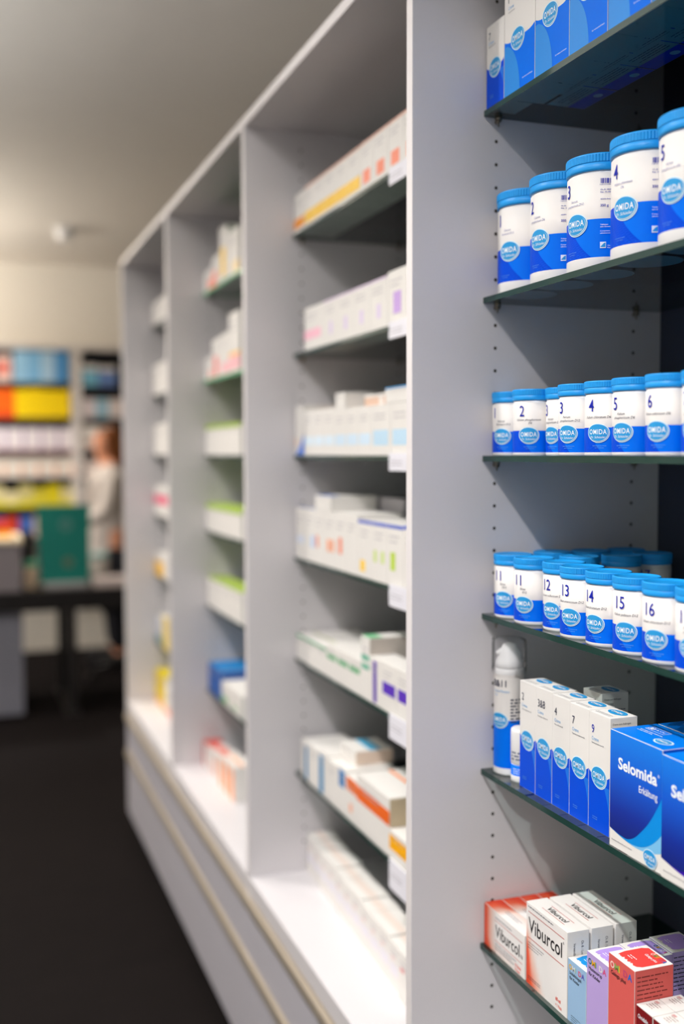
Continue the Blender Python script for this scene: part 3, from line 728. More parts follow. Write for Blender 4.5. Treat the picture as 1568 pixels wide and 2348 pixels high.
def kids_deco(front, top, ink, title, cols, topttl=None, side=True):
    FM = col(front, .5); TM = col(top, .5)
    def f(mb, F, R_, T, w, d, h):
        e = .0003
        rect(mb, F, e, e, w-e, h-e, FM, 0); rect(mb, R_, e, e, d-e, h-e, FM, 0)
        L_ = Plane((d/2, -w/2, 0), (0, 1, 0), (0, 0, 1)); rect(mb, L_, e, e, w-e, h-e, FM, 0)
        # torn edged colour patch on top
        rnd = random.Random(int(front[0])); n = 26; us = lrange(w*.10, w*.90, n)
        lo = [d*.12+abs(rnd.gauss(0, d*.035)) for _ in us]; hi = [d*.95-abs(rnd.gauss(0, d*.01)) for _ in us]
        for q in (0, 1): lo[q] += d*.10*(2-q); hi[q] -= d*.07*(2-q); lo[-1-q] += d*.06*(2-q); hi[-1-q] -= d*.04*(2-q)
        for i in range(n):
            mb.poly([T.p(us[i], lo[i], 1), T.p(us[i+1], lo[i+1], 1), T.p(us[i+1], hi[i+1], 1), T.p(us[i], hi[i], 1)], TM)
        # coloured word, each letter its own colour
        lh = w*.155; x = w*.07; step = (w*.84)/5
        for k, (ch, c) in enumerate(cols):
            text(mb, F, ch, x+k*step, h-w*.30, lh, col(c, .5), 'L', (step*.86)/max(tw(ch, lh, 1), step*.0+.2*step) if ch != 'I' else 1.0, .035, 2)
            text(mb, T, ch, w*.42+k*step*.62, d*.80-(0 if topttl is None else 0), lh*.8, col(c, .5), 'L', .6, .03, 3)
        for i, s_ in enumerate(title):
            text(mb, F, s_, w*.10, h-w*(.45+.155*i), w*.098, BLK, 'L', min(.95, (w*.80)/tw(s_, w*.098, 1)), .012, 2)
        if topttl: text(mb, T, topttl, w*.40, d*.66, w*.085, TXTW, 'L', .8, .01, 3)
        scrib(mb, T, w*.30, d*.35, w*.25, 2, .0035, .0010, TXTW, 3, 3)
        if side: scrib(mb, R_, d*.06, h*.93, d*.80, 9, .0050, .0012, mat('side_ink_%d' % ink[0], ink, .5), 2, 8)
        scrib(mb, F, w*.2, h*.12, w*.5, 4, .0028, .0006, BLK, 2, 9)
    return f
C1 = [('O', (228, 172, 40)), ('M', (210, 214, 216)), ('I', (150, 196, 170)), ('D', (214, 100, 130)), ('A', (92, 84, 176))]
C2 = [('O', (24, 100, 110)), ('M', (226, 170, 40)), ('I', (50, 140, 120)), ('D', (224, 220, 214)), ('A', (214, 84, 130))]
C3 = [('O', (236, 200, 190)), ('M', (140, 170, 90)), ('I', (230, 180, 40)), ('D', (190, 70, 110)), ('A', (30, 100, 190))]
KG = 'colourful children remedy cartons on the sixth shelf'
carton('remedy_carton', 'pale blue carton with bright blue top, left of the lilac one', 'carton', .7090, 1.0920, .0415, .052, ZS[5], .080, kids_deco((150, 184, 216), (0, 140, 214), (60, 70, 90), ['Schlafch\u00fcgeli', 'f\u00fcr Kinder'], C1, None, False), group=KG)
LIL = ((182, 158, 214), (176, 146, 220))
carton('remedy_carton', 'lilac carton in front, between the pale blue and the coral red cartons', 'carton', .7090, 1.0455, .0455, .0455, ZS[5], .108, kids_deco(LIL[0], LIL[1], (70, 60, 90), ['Hustensirup', 'f\u00fcr Kinder'], C2), group=KG)
carton('remedy_carton', 'lilac carton directly behind the front lilac one, top half in shade', 'carton', .7555, 1.0470, .0455, .0445, ZS[5], .108, kids_deco(LIL[0], LIL[1], (70, 60, 90), ['Hustensirup', 'f\u00fcr Kinder'], C2), group=KG)
carton('remedy_carton', 'dark looking purple carton farthest back, behind the second lilac one', 'carton', .8015, 1.0500, .0455, .0445, ZS[5], .108, kids_deco(LIL[0], LIL[1], (70, 60, 90), ['Hustensirup', 'f\u00fcr Kinder'], C2), group=KG)
carton('remedy_carton', 'coral red carton with red top, standing in front of the lilac cartons', 'carton', .7085, .9935, .0510, .0520, ZS[5], .127, kids_deco((214, 92, 86), (222, 66, 62), (120, 40, 36), ['Galega plus'], C3, 'Galega plus'), group=KG)
def small_deco(mb, F, R_, T, w, d, h):
    DR = mat('dark_red', (122, 16, 22), .45); e = .0004
    rect(mb, F, e, e, w-e, h-.0012, DR, 0)
    text(mb, F, 'Omidalin', w*.10, h-.014, .0052, TXTW, 'L', .72, .01, 2, .2)
    scrib(mb, T, w*.18, d*.66, w*.45, 4, .0035, .0008, mat('ink_brown', (120, 80, 74), .5), 2, 4); rect(mb, T, w*.1, d*.72, w*.3, d*.86, mat('ink_rose', (206, 160, 156), .5), 1)
sm = [(.7105, .9625, 'small white topped carton with dark red front, left front one beside the coral carton'), (.7410, .9625, 'small white topped carton second in depth behind the left dark red one'),
      (.7105, .9315, 'small white topped carton with dark red front at the lower right edge'), (.7410, .9315, 'small white topped carton at the lower right edge, behind the front dark red one'),
      (.7105, .9005, 'small white topped carton with dark red front, nearest and cut by the bottom right corner')]
for x, y, lab in sm:
    carton('globule_carton', lab, 'carton', x, y, .0300, .0295, ZS[5], .090, small_deco, group='small dark red cartons on the sixth shelf')

# ------------------------------------------------------------------ blurred rows of the other bays
NUM = ['first', 'second', 'third', 'fourth', 'fifth', 'sixth', 'seventh', 'eighth', 'ninth', 'tenth', 'eleventh', 'twelfth', 'thirteenth']
def patch(specs, base=None, endc=None, topc=None):
    """specs: list of (u0,v0,u1,v1,rgb) as fractions of the front"""
    def f(mb, F, R_, T, w, d, h):
        for (a, b, c, e, rgb) in specs: rect(mb, F, w*a, h*b, w*c, h*e, col(rgb), 1)
        if topc: rect(mb, T, w*.02, d*topc[0], w*.98, d*topc[1], col(topc[2]), 1)
        if endc: rect(mb, R_, .0006, .0006, d-.0006, h-.0006, col(endc), 0)
        scrib(mb, F, w*.15, h*.8, w*.6, 2, h*.09, h*.02, mat('faint_ink', (176, 172, 178), .5), 2, 3)
    return f
def row(shelf_z, yfar, items, x=.7055, d=.09, gap=.0015, where='', group=None, name='medicine_carton', cat='carton'):
    """cartons side by side from the far panel toward the camera"""
    y = yfar; k = 0
    for it in items:
        w, h, deco, desc = it[:4]; dd = it[4] if len(it) > 4 else d; xx = it[5] if len(it) > 5 else x
        base = it[6] if len(it) > 6 else CARD
        y -= w
        if desc:
            carton(name, '%s, %s from left, %s' % (desc, NUM[k], where), cat, xx, y, w-gap, dd, shelf_z, h, deco, group=group, base=base)
            k += 1
    return y
Y2, Y3, Y4 = Y1+.9, Y1+1.8, Y1+2.7
YEL, ORA, SAL = (248, 190, 40), (250, 160, 50), (246, 130, 96)
# bay 2, top shelf
r = [(.073, .083, patch([(.0, .12, .95, .36, ORA)]), 'white carton with one orange bar')]
r += [(.0665, .085, patch([(.0, .10, 1, .38, (252, 206, 90)), (0, .95, 1, 1, (228, 184, 166))], topc=(0, .2, (226, 190, 170))), 'white carton with yellow bar') for _ in range(5)]
r += [(.0665, .086, patch([(.2, .12, .75, .40, (246, 150, 124)), (0, .95, 1, 1, (228, 184, 166))], topc=(0, .2, (226, 190, 170))), 'white carton with salmon red bar') for _ in range(4)]
row(ZS[0], Y2-.003, r, where='top shelf, second bay', group='orange marked cartons on the second bay top shelf')
# shelf 2
r = [(.13, .088, patch([(.0, .25, .85, .47, (246, 190, 206))]), 'white carton with pale pink band')]
r += [(.085, .088, patch([(.40, .22, .62, .5, (220, 204, 232)), (0, .96, 1, 1, (226, 206, 230))]), 'white carton with pale violet mark') for _ in range(4)]
r += [(.085, .092, patch([(.3, .2, .7, .6, (196, 160, 222))]), 'white carton with violet mark') for _ in range(2)]
row(ZS[1], Y2-.070, r, where='second shelf, second bay', group='violet marked cartons on the second bay second shelf')
# shelf 3
def tri(mb, F, R_, T, w, d, h):
    n = 8
    for i in range(n):
        a, c = w*i/n, w*(i+1)/n
        mb.poly([F.p(a, .001, 1), F.p(c, .001, 1), F.p(c, h*(.02+.42*((i+1)/n)**1.6), 1), F.p(a, h*(.02+.42*(i/n)**1.6), 1)], col((20, 110, 222)))
    rect(mb, F, 0, h*.2, w*.16, h*.34, col((240, 190, 160)), 1)
r = [(.062, .108, tri, 'taller white carton with blue corner wedge')]
r += [(.066, .095, patch([(.05, .22, .95, .42, (218, 234, 246))], topc=(.4, .95, (214, 160, 120))), 'white carton with faint blue band') for _ in range(3)]
r += [(.066, .090, patch([(.05, .22, .95, .45, (208, 228, 244))]), 'white carton with light blue band') for _ in range(3)]
r += [(.09, .090, patch([(.1, .2, .9, .5, (190, 220, 240))]), 'white carton with light blue band') for _ in range(2)]
row(ZS[2], Y2-.004, r, where='third shelf, second bay', group='blue banded cartons on the second bay third shelf')
carton('medicine_carton', 'small white carton lying on top of the blue banded row, left one', 'carton', .7055, Y2-.325, .055, .06, ZS[2]+.0905, .031, patch([], topc=(.0, .3, (120, 180, 220))), group='cartons stacked on the third shelf row')
carton('medicine_carton', 'long brownish carton lying behind on top of the blue banded row', 'carton', .740, Y2-.53, .19, .05, ZS[2]+.0905, .024, patch([(.0, .1, .4, .8, (214, 180, 158)), (.5, .1, .9, .8, (206, 170, 150))]), group='cartons stacked on the third shelf row')
carton('medicine_carton', 'white carton with blue top edge lying on the blue banded row next to the divider', 'carton', .7055, Y2-.67, .14, .07, ZS[2]+.0905, .027, patch([(0, .9, 1, 1, (60, 150, 210))]), group='cartons stacked on the third shelf row')
# shelf 4
r = [(.066, .112, patch([(.1, .3, .9, .45, (216, 222, 238))], topc=(0, .12, (70, 110, 200))), 'white carton with blue top edge'), (.066, .112, patch([(.55, .27, .98, .5, (190, 208, 236))], topc=(0, .12, (70, 110, 200))), 'white carton with pale blue square'),
     (.064, .112, patch([(.1, .3, .35, .52, (236, 140, 110))]), 'white carton with red mark'), (.064, .112, patch([(.2, .28, .55, .5, (246, 168, 130)), (.65, .28, .9, .5, (246, 168, 130))]), 'white carton with two orange marks'),
     (.064, .114, patch([(.3, .28, .6, .56, (240, 130, 92))]), 'white carton with orange mark'), (.064, .114, patch([]), 'plain white carton'),
     (.072, .106, patch([(.15, .10, .5, .30, (250, 206, 60)), (0, .94, 1, 1, (90, 110, 200))]), 'white carton with yellow wedge and blue rim'),
     (.072, .106, patch([(.1, .32, .3, .52, (202, 222, 120)), (.6, .32, .8, .52, (202, 222, 120)), (0, .94, 1, 1, (90, 110, 200))]), 'white carton with two green marks'),
     (.072, .106, patch([(.2, .25, .5, .55, (186, 212, 70)), (0, .94, 1, 1, (90, 110, 200))]), 'white carton with yellow green mark'), (.072, .108, patch([(.2, .6, .8, .75, (226, 150, 150)), (0, .94, 1, 1, (90, 110, 200))]), 'white carton with pale red line')]
row(ZS[3], Y2-.006, r, where='fourth shelf, second bay', group='marked cartons on the second bay fourth shelf')
carton('medicine_carton', 'white carton with blue top lying on the fourth shelf row, second bay', 'carton', .7055, Y2-.24, .10, .10, ZS[3]+.1125, .030, patch([], topc=(.0, .25, (90, 130, 210))), group='cartons stacked on the fourth shelf row')
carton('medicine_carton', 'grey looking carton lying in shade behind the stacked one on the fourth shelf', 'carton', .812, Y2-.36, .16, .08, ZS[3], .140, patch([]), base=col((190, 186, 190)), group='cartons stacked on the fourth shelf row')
DG = mat('dark_glass', (70, 72, 76), .25)
for k in range(3):
    t = thing('glass_bottle', '%s dark grey bottle from the left in the shade behind the fourth shelf row' % NUM[k], 'bottle', (.86, Y2-.43-.075*k, ZS[3]), 0, 'dark bottles behind the fourth shelf row')
    mb = MB(); mb.lathe([(.028, 0, DG), (.030, .003, DG), (.030, .105, DG), (.024, .118, DG), (.012, .124, DG), (.012, .128, DG)], 24); mb.build('bottle_body', t)
    mb = MB(); mb.lathe([(.015, .126, DG), (.016, .128, DG), (.016, .143, DG), (.014, .145, DG)], 24); mb.build('bottle_cap', t)
# shelf 5: low green lined cartons then purple striped
G1, G2 = (70, 158, 110), (96, 176, 120)
r = [(.068, .056, patch([(.0, .88, 1, .99, G1)], topc=(.25, .3, (196, 200, 160))), 'low white carton with green top line') for _ in range(3)]
r += [(.066, .066, patch([(.05, .58, .9, .74, G2)], topc=(.5, .95, (176, 186, 140))), 'low white carton with green stripe') for _ in range(3)]
r += [(.045, .116, patch([(.05, .62, .95, .70, (90, 180, 150)), (.05, .48, .95, .56, (90, 180, 150))], endc=(196, 186, 176), topc=(0, .2, (120, 190, 140))), 'taller white carton with two green lines')]
r += [(.055, .085, patch([(.30, .04, .62, .92, (84, 30, 170))]), 'white carton with an upright purple stripe', .05)]
r += [(.070, .085, patch([(.1, .35, .95, .60, (92, 52, 186))]), 'white carton with a broad purple band', .05)]
r += [(.070, .085, patch([(.1, .35, .95, .60, (92, 52, 186))]), 'white carton with a broad purple band', .05)]
row(ZS[4], Y2-.006, r, where='fifth shelf, second bay', group='low cartons on the second bay fifth shelf', d=.14)
# shelf 6
BL = (0, 130, 184)
r = [(.058, .084, patch([(.45, .03, .80, .88, BL)]), 'white carton with blue upright bar'), (.060, .086, patch([]), 'plain white carton'),
     (.060, .090, patch([(.1, .03, .55, .90, BL)]), 'white carton with blue upright bar'), (.060, .086, patch([]), 'plain white carton'), (.050, .090, patch([(.2, .58, .85, .95, (0, 120, 190))]), 'white carton with small blue block')]
r += [(.060, .085, patch([(.05, .68, 1, .98, (236, 112, 40)), (.3, .2, .6, .4, (244, 180, 150))]), 'white carton with orange top band'), (.165, .104, patch([(.0, .52, 1, .78, (236, 104, 28))], endc=(196, 178, 148), topc=(.62, .70, (240, 140, 70))), 'long white carton with broad orange stripe', .10)]
row(ZS[5], Y2-.036, r, where='sixth shelf, second bay', group='striped cartons on the second bay sixth shelf', d=.10)
carton('medicine_carton', 'small white and blue carton lying on the blue barred cartons of the sixth shelf', 'carton', .735, Y2-.30, .09, .08, ZS[5]+.0905, .028, patch([], topc=(.4, .7, (80, 170, 210)), endc=(226, 204, 186)), group='cartons stacked on the sixth shelf')
carton('medicine_carton', 'yellow banded white carton at the shelf edge beside the near divider', 'carton', .7045, 1.600, .110, .045, ZS[5], .052, patch([(.0, .35, .85, .85, (250, 176, 0)), (.85, .1, 1, .6, (110, 200, 60))]), group='cartons at the near end of the sixth shelf')
carton('medicine_carton', 'orange rimmed white carton in shade at the back of the sixth shelf', 'carton', .83, 1.78, .12, .07, ZS[5], .104, patch([(0, .85, 1, 1, (230, 120, 60))], topc=(0, .3, (232, 120, 56))), group='cartons at the near end of the sixth shelf')
carton('medicine_carton', 'orange topped white carton behind the long striped one, touching the near divider', 'carton', .83, 1.62, .12, .07, ZS[5], .104, patch([(0, .85, 1, 1, (230, 120, 60))], endc=(214, 150, 90), topc=(0, .3, (232, 130, 60))), group='cartons at the near end of the sixth shelf')
# base board: long row of upright cartons
r = []
for k in range(11):
    r.append((.054, .083+(.003 if k % 3 == 0 else 0), patch([(.2, .62, .5, .70, (232, 206, 204)), (.1, .30, .9, .55, (226, 222, 230))], topc=(.3, .6, (228, 212, 202))), 'white carton with faint red print on the base board', .060, .728-.0022*k))
r.append((.060, .088, patch([(.2, .62, .5, .70, (226, 150, 150))], topc=(.3, .6, (228, 212, 202))), 'white carton set slightly forward at the row end', .060, .700))
row(ZB, Y2-.004, r, where='second bay', group='long carton row on the second bay base board')
for k, (xx, yy, hh) in enumerate([(.90, 1.90, .17), (.90, 1.80, .17)]):
    t = thing('glass_bottle', ['squat dark jar left in the shade behind the base board cartons', 'squat dark jar right in the shade behind the base board cartons'][k], 'jar', (xx, yy, ZB), 0, 'dark jars behind the base board cartons')
    mb = MB(); mb.lathe([(.040, 0, DG), (.043, .004, DG), (.043, hh*.7, DG), (.034, hh*.8, DG)], 28); mb.build('jar_body', t)
    mb = MB(); mb.lathe([(.037, hh*.8, mat('grey_cap', (140, 136, 128), .4)), (.038, hh*.98, mat('grey_cap', (140, 136, 128), .4)), (.035, hh, mat('grey_cap', (140, 136, 128), .4))], 28); mb.build('jar_lid', t)
# price tags clipped to the second bay shelf fronts
def price_tag(y, z, h, lab):
    t = thing('price_tag', lab, 'price tag', (XS, y, z), 0, 'white price tags on the glass shelf edges')
    mb = MB(); mb.box((-.0035, -.045, -h), (-.0022, .045, .004), mat('tag_paper', (232, 230, 238), .4), .0003)
    F = Plane((-.0035, .045, -h), (0, -1, 0), (0, 0, 1)); scrib(mb, F, .008, h*.6, .05, 2, .006, .0016, mat('faint_ink', (176, 172, 178), .5), 1, 3)
    mb.build('tag_card', t)
    mb = MB(); mb.box((-.002, -.045, -.010), (-.0006, .045, .0035), mat('clip_clear', (210, 214, 214), .2), 0); mb.build('clip', t)
for z, h, n in zip(ZS, (.024, .024, .026, .034, .040, .048), ('top', 'second', 'third', 'fourth', 'fifth', 'sixth')):
    price_tag(1.655, z, h, 'white price tag hanging from the %s glass shelf edge in the second bay' % n)

# bay 3
GR, LG = (110, 190, 110), (162, 190, 70)
w3 = 'of the third bay'
def bottle_carton(shelf, y, w, h, specs, desc, topc=None, x=.706, d=.09, grp=None):
    carton('medicine_carton', desc, 'carton', x, y-w, w-.002, d, shelf, h, patch(specs, topc=topc), group=grp)
g = 'green topped cartons on the third bay top shelf'
bottle_carton(ZS[0], Y3-.004, .10, .060, [(.5, .05, 1, .5, (246, 150, 130))], 'low white carton with red corner on the top shelf of the third bay', grp=g)
bottle_carton(ZS[0], Y3-.106, .09, .085, [(.0, .02, .6, .55, (246, 150, 130))], 'mid height white carton with salmon corner on the top shelf of the third bay', grp=g)
bottle_carton(ZS[0], Y3-.198, .09, .150, [(.2, .1, .75, .62, (250, 206, 70))], 'tallest white carton with yellow drop on the top shelf of the third bay', (0, 1, (120, 180, 110)), grp=g)
bottle_carton(ZS[0], Y3-.290, .13, .120, [(.4, .05, 1, .3, (250, 226, 180))], 'white carton with pale yellow foot on the top shelf of the third bay', (0, 1, (120, 180, 110)), grp=g)
g = 'pink footed cartons on the third bay second shelf'
bottle_carton(ZS[1], Y3-.004, .09, .064, [(.6, .05, 1, .4, (246, 170, 160))], 'lowest white carton on the second shelf of the third bay', grp=g)
bottle_carton(ZS[1], Y3-.096, .10, .110, [(.2, .05, .7, .55, (240, 130, 126))], 'white carton with pink wedge on the second shelf of the third bay', grp=g)
bottle_carton(ZS[1], Y3-.198, .10, .115, [(.1, .05, 1, .30, (246, 190, 196))], 'white carton with pink foot on the second shelf of the third bay', grp=g)
bottle_carton(ZS[1], Y3-.300, .12, .160, [(.0, .05, 1, .28, (248, 190, 196)), (0, .28, 1, .34, (250, 196, 90))], 'tallest white carton with pink foot and orange line in the third bay', grp=g)
def rowsame(z, n, w, h, specs, topc, desc, where, grp, y0=None, x=.706, d=.065):
    row(z, (y0 or Y3)-.004, [(w, h, patch(specs, topc=topc), desc) for _ in range(n)], x=x, d=d, where=where, group=grp)
rowsame(ZS[2], 4, .105, .088, [(0, .86, 1, 1, LG)], (0, 1, LG), 'white carton with lime green top', 'third shelf, third bay', 'lime topped cartons on the third bay third shelf')
rowsame(ZS[3], 5, .085, .082, [(0, .80, 1, 1, (176, 204, 90))], (0, 1, (176, 204, 90)), 'white carton with pale green rim', 'fourth shelf, third bay', 'green rimmed cartons on the third bay fourth shelf')
rowsame(ZS[4], 4, .105, .086, [(0, .97, 1, 1, LG)], (0, 1, (168, 194, 76)), 'white carton with yellow green top', 'fifth shelf, third bay', 'yellow green topped cartons on the third bay fifth shelf')
carton('medicine_carton', 'bright blue carton on the sixth shelf of the third bay', 'carton', .706, Y3-.175, .165, .12, ZS[5], .084, patch([(0, 0, 1, 1, (0, 84, 170))], topc=(0, 1, (0, 132, 206)), endc=(0, 84, 170)), group='cartons on the third bay sixth shelf')
carton('medicine_carton', 'low white carton with green foot beside the blue one in the third bay', 'carton', .706, Y3-.290, .11, .08, ZS[5], .060, patch([(.0, .05, .6, .35, (110, 176, 110))]), group='cartons on the third bay sixth shelf')
carton('medicine_carton', 'white carton nearest to the divider on the sixth shelf of the third bay', 'carton', .706, Y3-.41, .115, .08, ZS[5], .062, patch([(.1, .1, .5, .3, (150, 190, 150))]), group='cartons on the third bay sixth shelf')
r3 = [(.075, .075, patch([(0, 0, .35, 1, (206, 84, 74))], topc=(0, 1, (204, 70, 62))), 'small red and white carton on the base board'),
      (.060, .080, patch([(.3, .0, .7, .5, (240, 190, 184))], topc=(0, .6, (230, 120, 110))), 'small pink topped carton on the base board'),
      (.060, .082, patch([(.1, .1, .5, .85, (240, 170, 150))], topc=(.2, .8, (222, 90, 80))), 'small white carton with red top on the base board'),
      (.065, .090, patch([(.2, 0, .75, .85, (250, 160, 96))], topc=(.1, .5, (226, 110, 80))), 'small carton with orange upright bar on the base board'),
      (.065, .096, patch([(.2, 0, .8, .88, (252, 150, 70))], topc=(.3, .6, (240, 180, 150))), 'small carton with bright orange bar on the base board'),
      (.065, .098, patch([(.2, 0, .8, .88, (252, 150, 70))], topc=(.3, .6, (240, 180, 150))), 'small carton with orange bar by the divider')]
row(ZB, Y3-.006, r3, x=.688, d=.05, where='third bay', group='red and orange cartons on the third bay base board')
# bay 4
b4 = [(0, .085, [], 'white carton on the top shelf of the farthest bay'), (1, .112, [], 'white carton on the second shelf of the farthest bay'),
      (2, .115, [], 'white carton on the third shelf of the farthest bay'), (3, .112, [(0, .40, 1, .68, (238, 90, 130))], 'white carton with pink band on the fourth shelf of the farthest bay'),
      (4, .085, [(.0, .0, .6, .65, (244, 190, 50))], 'white carton with yellow foot on the fifth shelf of the farthest bay')]
for s_, h, sp, lab in b4:
    carton('medicine_carton', lab, 'carton', .706, Y4-.30, .294, .12, ZS[s_], h, patch(sp), group='cartons in the farthest bay')
carton('medicine_carton', 'grey and teal carton on the sixth shelf of the farthest bay', 'carton', .706, Y4-.14, .135, .10, ZS[5], .100, patch([(0, 0, 1, .3, (90, 140, 150)), (0, .3, 1, 1, (200, 204, 214))]), group='cartons in the farthest bay')
carton('medicine_carton', 'pale yellow carton on the sixth shelf of the farthest bay', 'carton', .706, Y4-.35, .20, .10, ZS[5], .120, patch([(0, 0, 1, 1, (232, 204, 100))]), group='cartons in the farthest bay')
carton('medicine_carton', 'strong yellow carton on the base board of the farthest bay', 'carton', .700, Y4-.22, .215, .12, ZB, .125, patch([(0, .2, 1, 1, (226, 196, 20)), (0, 0, 1, .2, (240, 180, 110))], topc=(0, 1, (228, 204, 20))), group='cartons in the farthest bay')
carton('medicine_carton', 'white and red carton beside the yellow one on the farthest base board', 'carton', .700, Y4-.40, .175, .12, ZB, .100, patch([(0, 0, 1, .25, (230, 150, 120))]), group='cartons in the farthest bay')

# ------------------------------------------------------------------ far end of the shop
FY = 7.75
FW = mat('far_unit_white', (226, 220, 216), .5); FD = mat('far_unit_shade', (48, 44, 42), .6)  # dark tone puts the shade between rows into boards and back
def far_unit(x0, x1, label, boards, ztop):
    t = thing('wall_shelf_unit', label, 'shelf unit', (x0, FY, 0), 0, 'shelf units on the far wall')
    Wd = x1-x0
    def add(n, a, b, mt, lab=None):
        mb = MB(); mb.box(a, b, mt, .001); o = mb.build(n, t)
        if lab: o['label'] = lab
    add('side_panel', (0, 0, .85), (.03, .35, ztop), FW); add('side_panel', (Wd-.03, 0, .85), (Wd, .35, ztop), FW)
    add('top_panel', (.03, 0, ztop-.03), (Wd-.03, .35, ztop), FW); add('back_panel', (.03, .335, .85), (Wd-.03, .35, ztop-.03), FD)
    for z in boards: add('shelf_board', (.03, 0, z-.022), (Wd-.03, .334, z), FD)
    return t
BA = [CAMH+.500, CAMH+.254, CAMH+.016, CAMH-.164, CAMH-.372, CAMH-.585]
far_unit(-.75, .808, 'far wall shelf unit on the left with orange and yellow goods', BA, CAMH+.765)
BR = [CAMH+.482, CAMH+.257, CAMH+.030, CAMH-.170, CAMH-.372, CAMH-.585]
far_unit(.812, 1.75, 'far wall shelf unit on the right, partly behind the white shelving', BR, CAMH+.765)
def goods(x, w, z, h, rgb, label, group, d=.20, extra=None, y=FY+.02):
    mb = MB(); mb.box((-w/2, 0, 0), (w/2, d, h), col(rgb, .5), .003)
    if extra:
        F = Plane((-w/2, 0, 0), (1, 0, 0), (0, 0, 1))
        for (a, b, c, e, c2) in extra: rect(mb, F, w*a, h*b, w*c, h*e, col(c2), 8)
    return tag(mb.build('goods_carton', None, (x, y, z+.0005)), label, 'carton', group)
def ord_l(k): return NUM[k]
# row 1 left: red/white then light blue
g1 = 'goods on far top shelf'
goods(.215, .10, BA[0], .17, (232, 190, 180), 'pale red pack at the left edge on far top shelf', g1, extra=[(.0, .35, .9, .65, (226, 80, 56))])
goods(.325, .10, BA[0], .18, (234, 200, 190), 'white pack with a red block left of the light blue packs on the far unit', g1, extra=[(.05, .35, .75, .72, (226, 76, 48))])
for k, c in enumerate([(150, 196, 226), (128, 184, 224), (170, 204, 228), (84, 150, 206)]):
    goods(.435+.092*k, .090, BA[0], .225, c, 'light blue pack, %s from the left of four on far top shelf' % NUM[k], g1)
g2 = 'orange and yellow goods on far second shelf'
for k in range(2):
    goods(.255+.092*k, .090, BA[1], .195, (250, 104, 10), 'orange pack, %s from the left on far second shelf' % NUM[k], g2, extra=[(0, 0, 1, .2, (240, 80, 20))])
for k in range(4):
    goods(.440+.093*k, .0915, BA[1], .195 if k != 1 else .205, (250, 214, 0), 'bright yellow pack, %s from the left on far second shelf' % NUM[k], g2)
g3 = 'white rounded packs on far third shelf'
for k in range(5):
    goods(.275+.118*k, .114, BA[2], .165, (232, 224, 228), 'white pack with purple edge, %s from the left on far third shelf' % NUM[k], g3, extra=[(.90, 0, 1, 1, (150, 110, 170)), (0, 0, 1, .1, (150, 80, 90))])
g4 = 'pale packs on far fourth shelf'
for k in range(5):
    goods(.275+.115*k, .110, BA[3], .150, (234, 226, 216), 'cream pack with orange print, %s from the left on far fourth shelf' % NUM[k], g4, extra=[(.75, .1, .95, .6, (240, 176, 140))])
g5 = 'yellow packs on far fifth shelf'
for k in range(6):
    goods(.265+.095*k, .090, BA[4], (.15, .11, .16, .13, .155, .14)[k], ((226, 214, 160), (232, 220, 170), (206, 196, 130), (214, 200, 60), (222, 206, 20), (214, 204, 150))[k], 'yellowish pack, %s from the left on far fifth shelf' % NUM[k], g5, extra=[(0, 0, 1, .3, (226, 214, 40))])
g6 = 'mixed packs on far lowest shelf'
for k in range(6):
    goods(.265+.095*k, .088, BA[5], .15, ((60, 80, 170), (200, 60, 40), (70, 110, 190), (226, 200, 180), (60, 60, 60), (120, 140, 150))[k], 'coloured pack, %s from the left on far lowest shelf' % NUM[k], g6)
g7 = 'goods in the right far unit'
goods(.905, .115, BR[0], .15, (124, 190, 216), 'turquoise blue pack on the top shelf of the right far unit', g7, extra=[(0, .75, 1, 1, (226, 222, 220))])
goods(1.03, .115, BR[0], .14, (110, 140, 200), 'violet blue pack beside the turquoise one on the top shelf of the right far unit', g7, extra=[(0, .75, 1, 1, (226, 222, 220))])
goods(.895, .09, BR[1], .135, (226, 214, 216), 'pinkish white pack, left one on the second shelf of the right far unit', g7)
goods(.990, .09, BR[1], .135, (160, 198, 216), 'pale blue pack in the middle of the second shelf of the right far unit', g7)
goods(1.085, .09, BR[1], .135, (232, 218, 214), 'white pack nearest the shelving end on the second shelf of the right far unit', g7)
goods(.905, .11, BR[2], .17, (232, 226, 220), 'white pack left of the head of the person, right far unit', g7)
goods(1.03, .11, BR[2], .17, (226, 214, 206), 'cream pack behind the head of the person, right far unit', g7)
goods(.905, .11, BR[3], .125, (230, 216, 210), 'pale pink pack left of the shoulder of the person, right far unit', g7)
goods(.905, .11, BR[4], .13, (214, 206, 200), 'grey white pack low in the right far unit', g7)

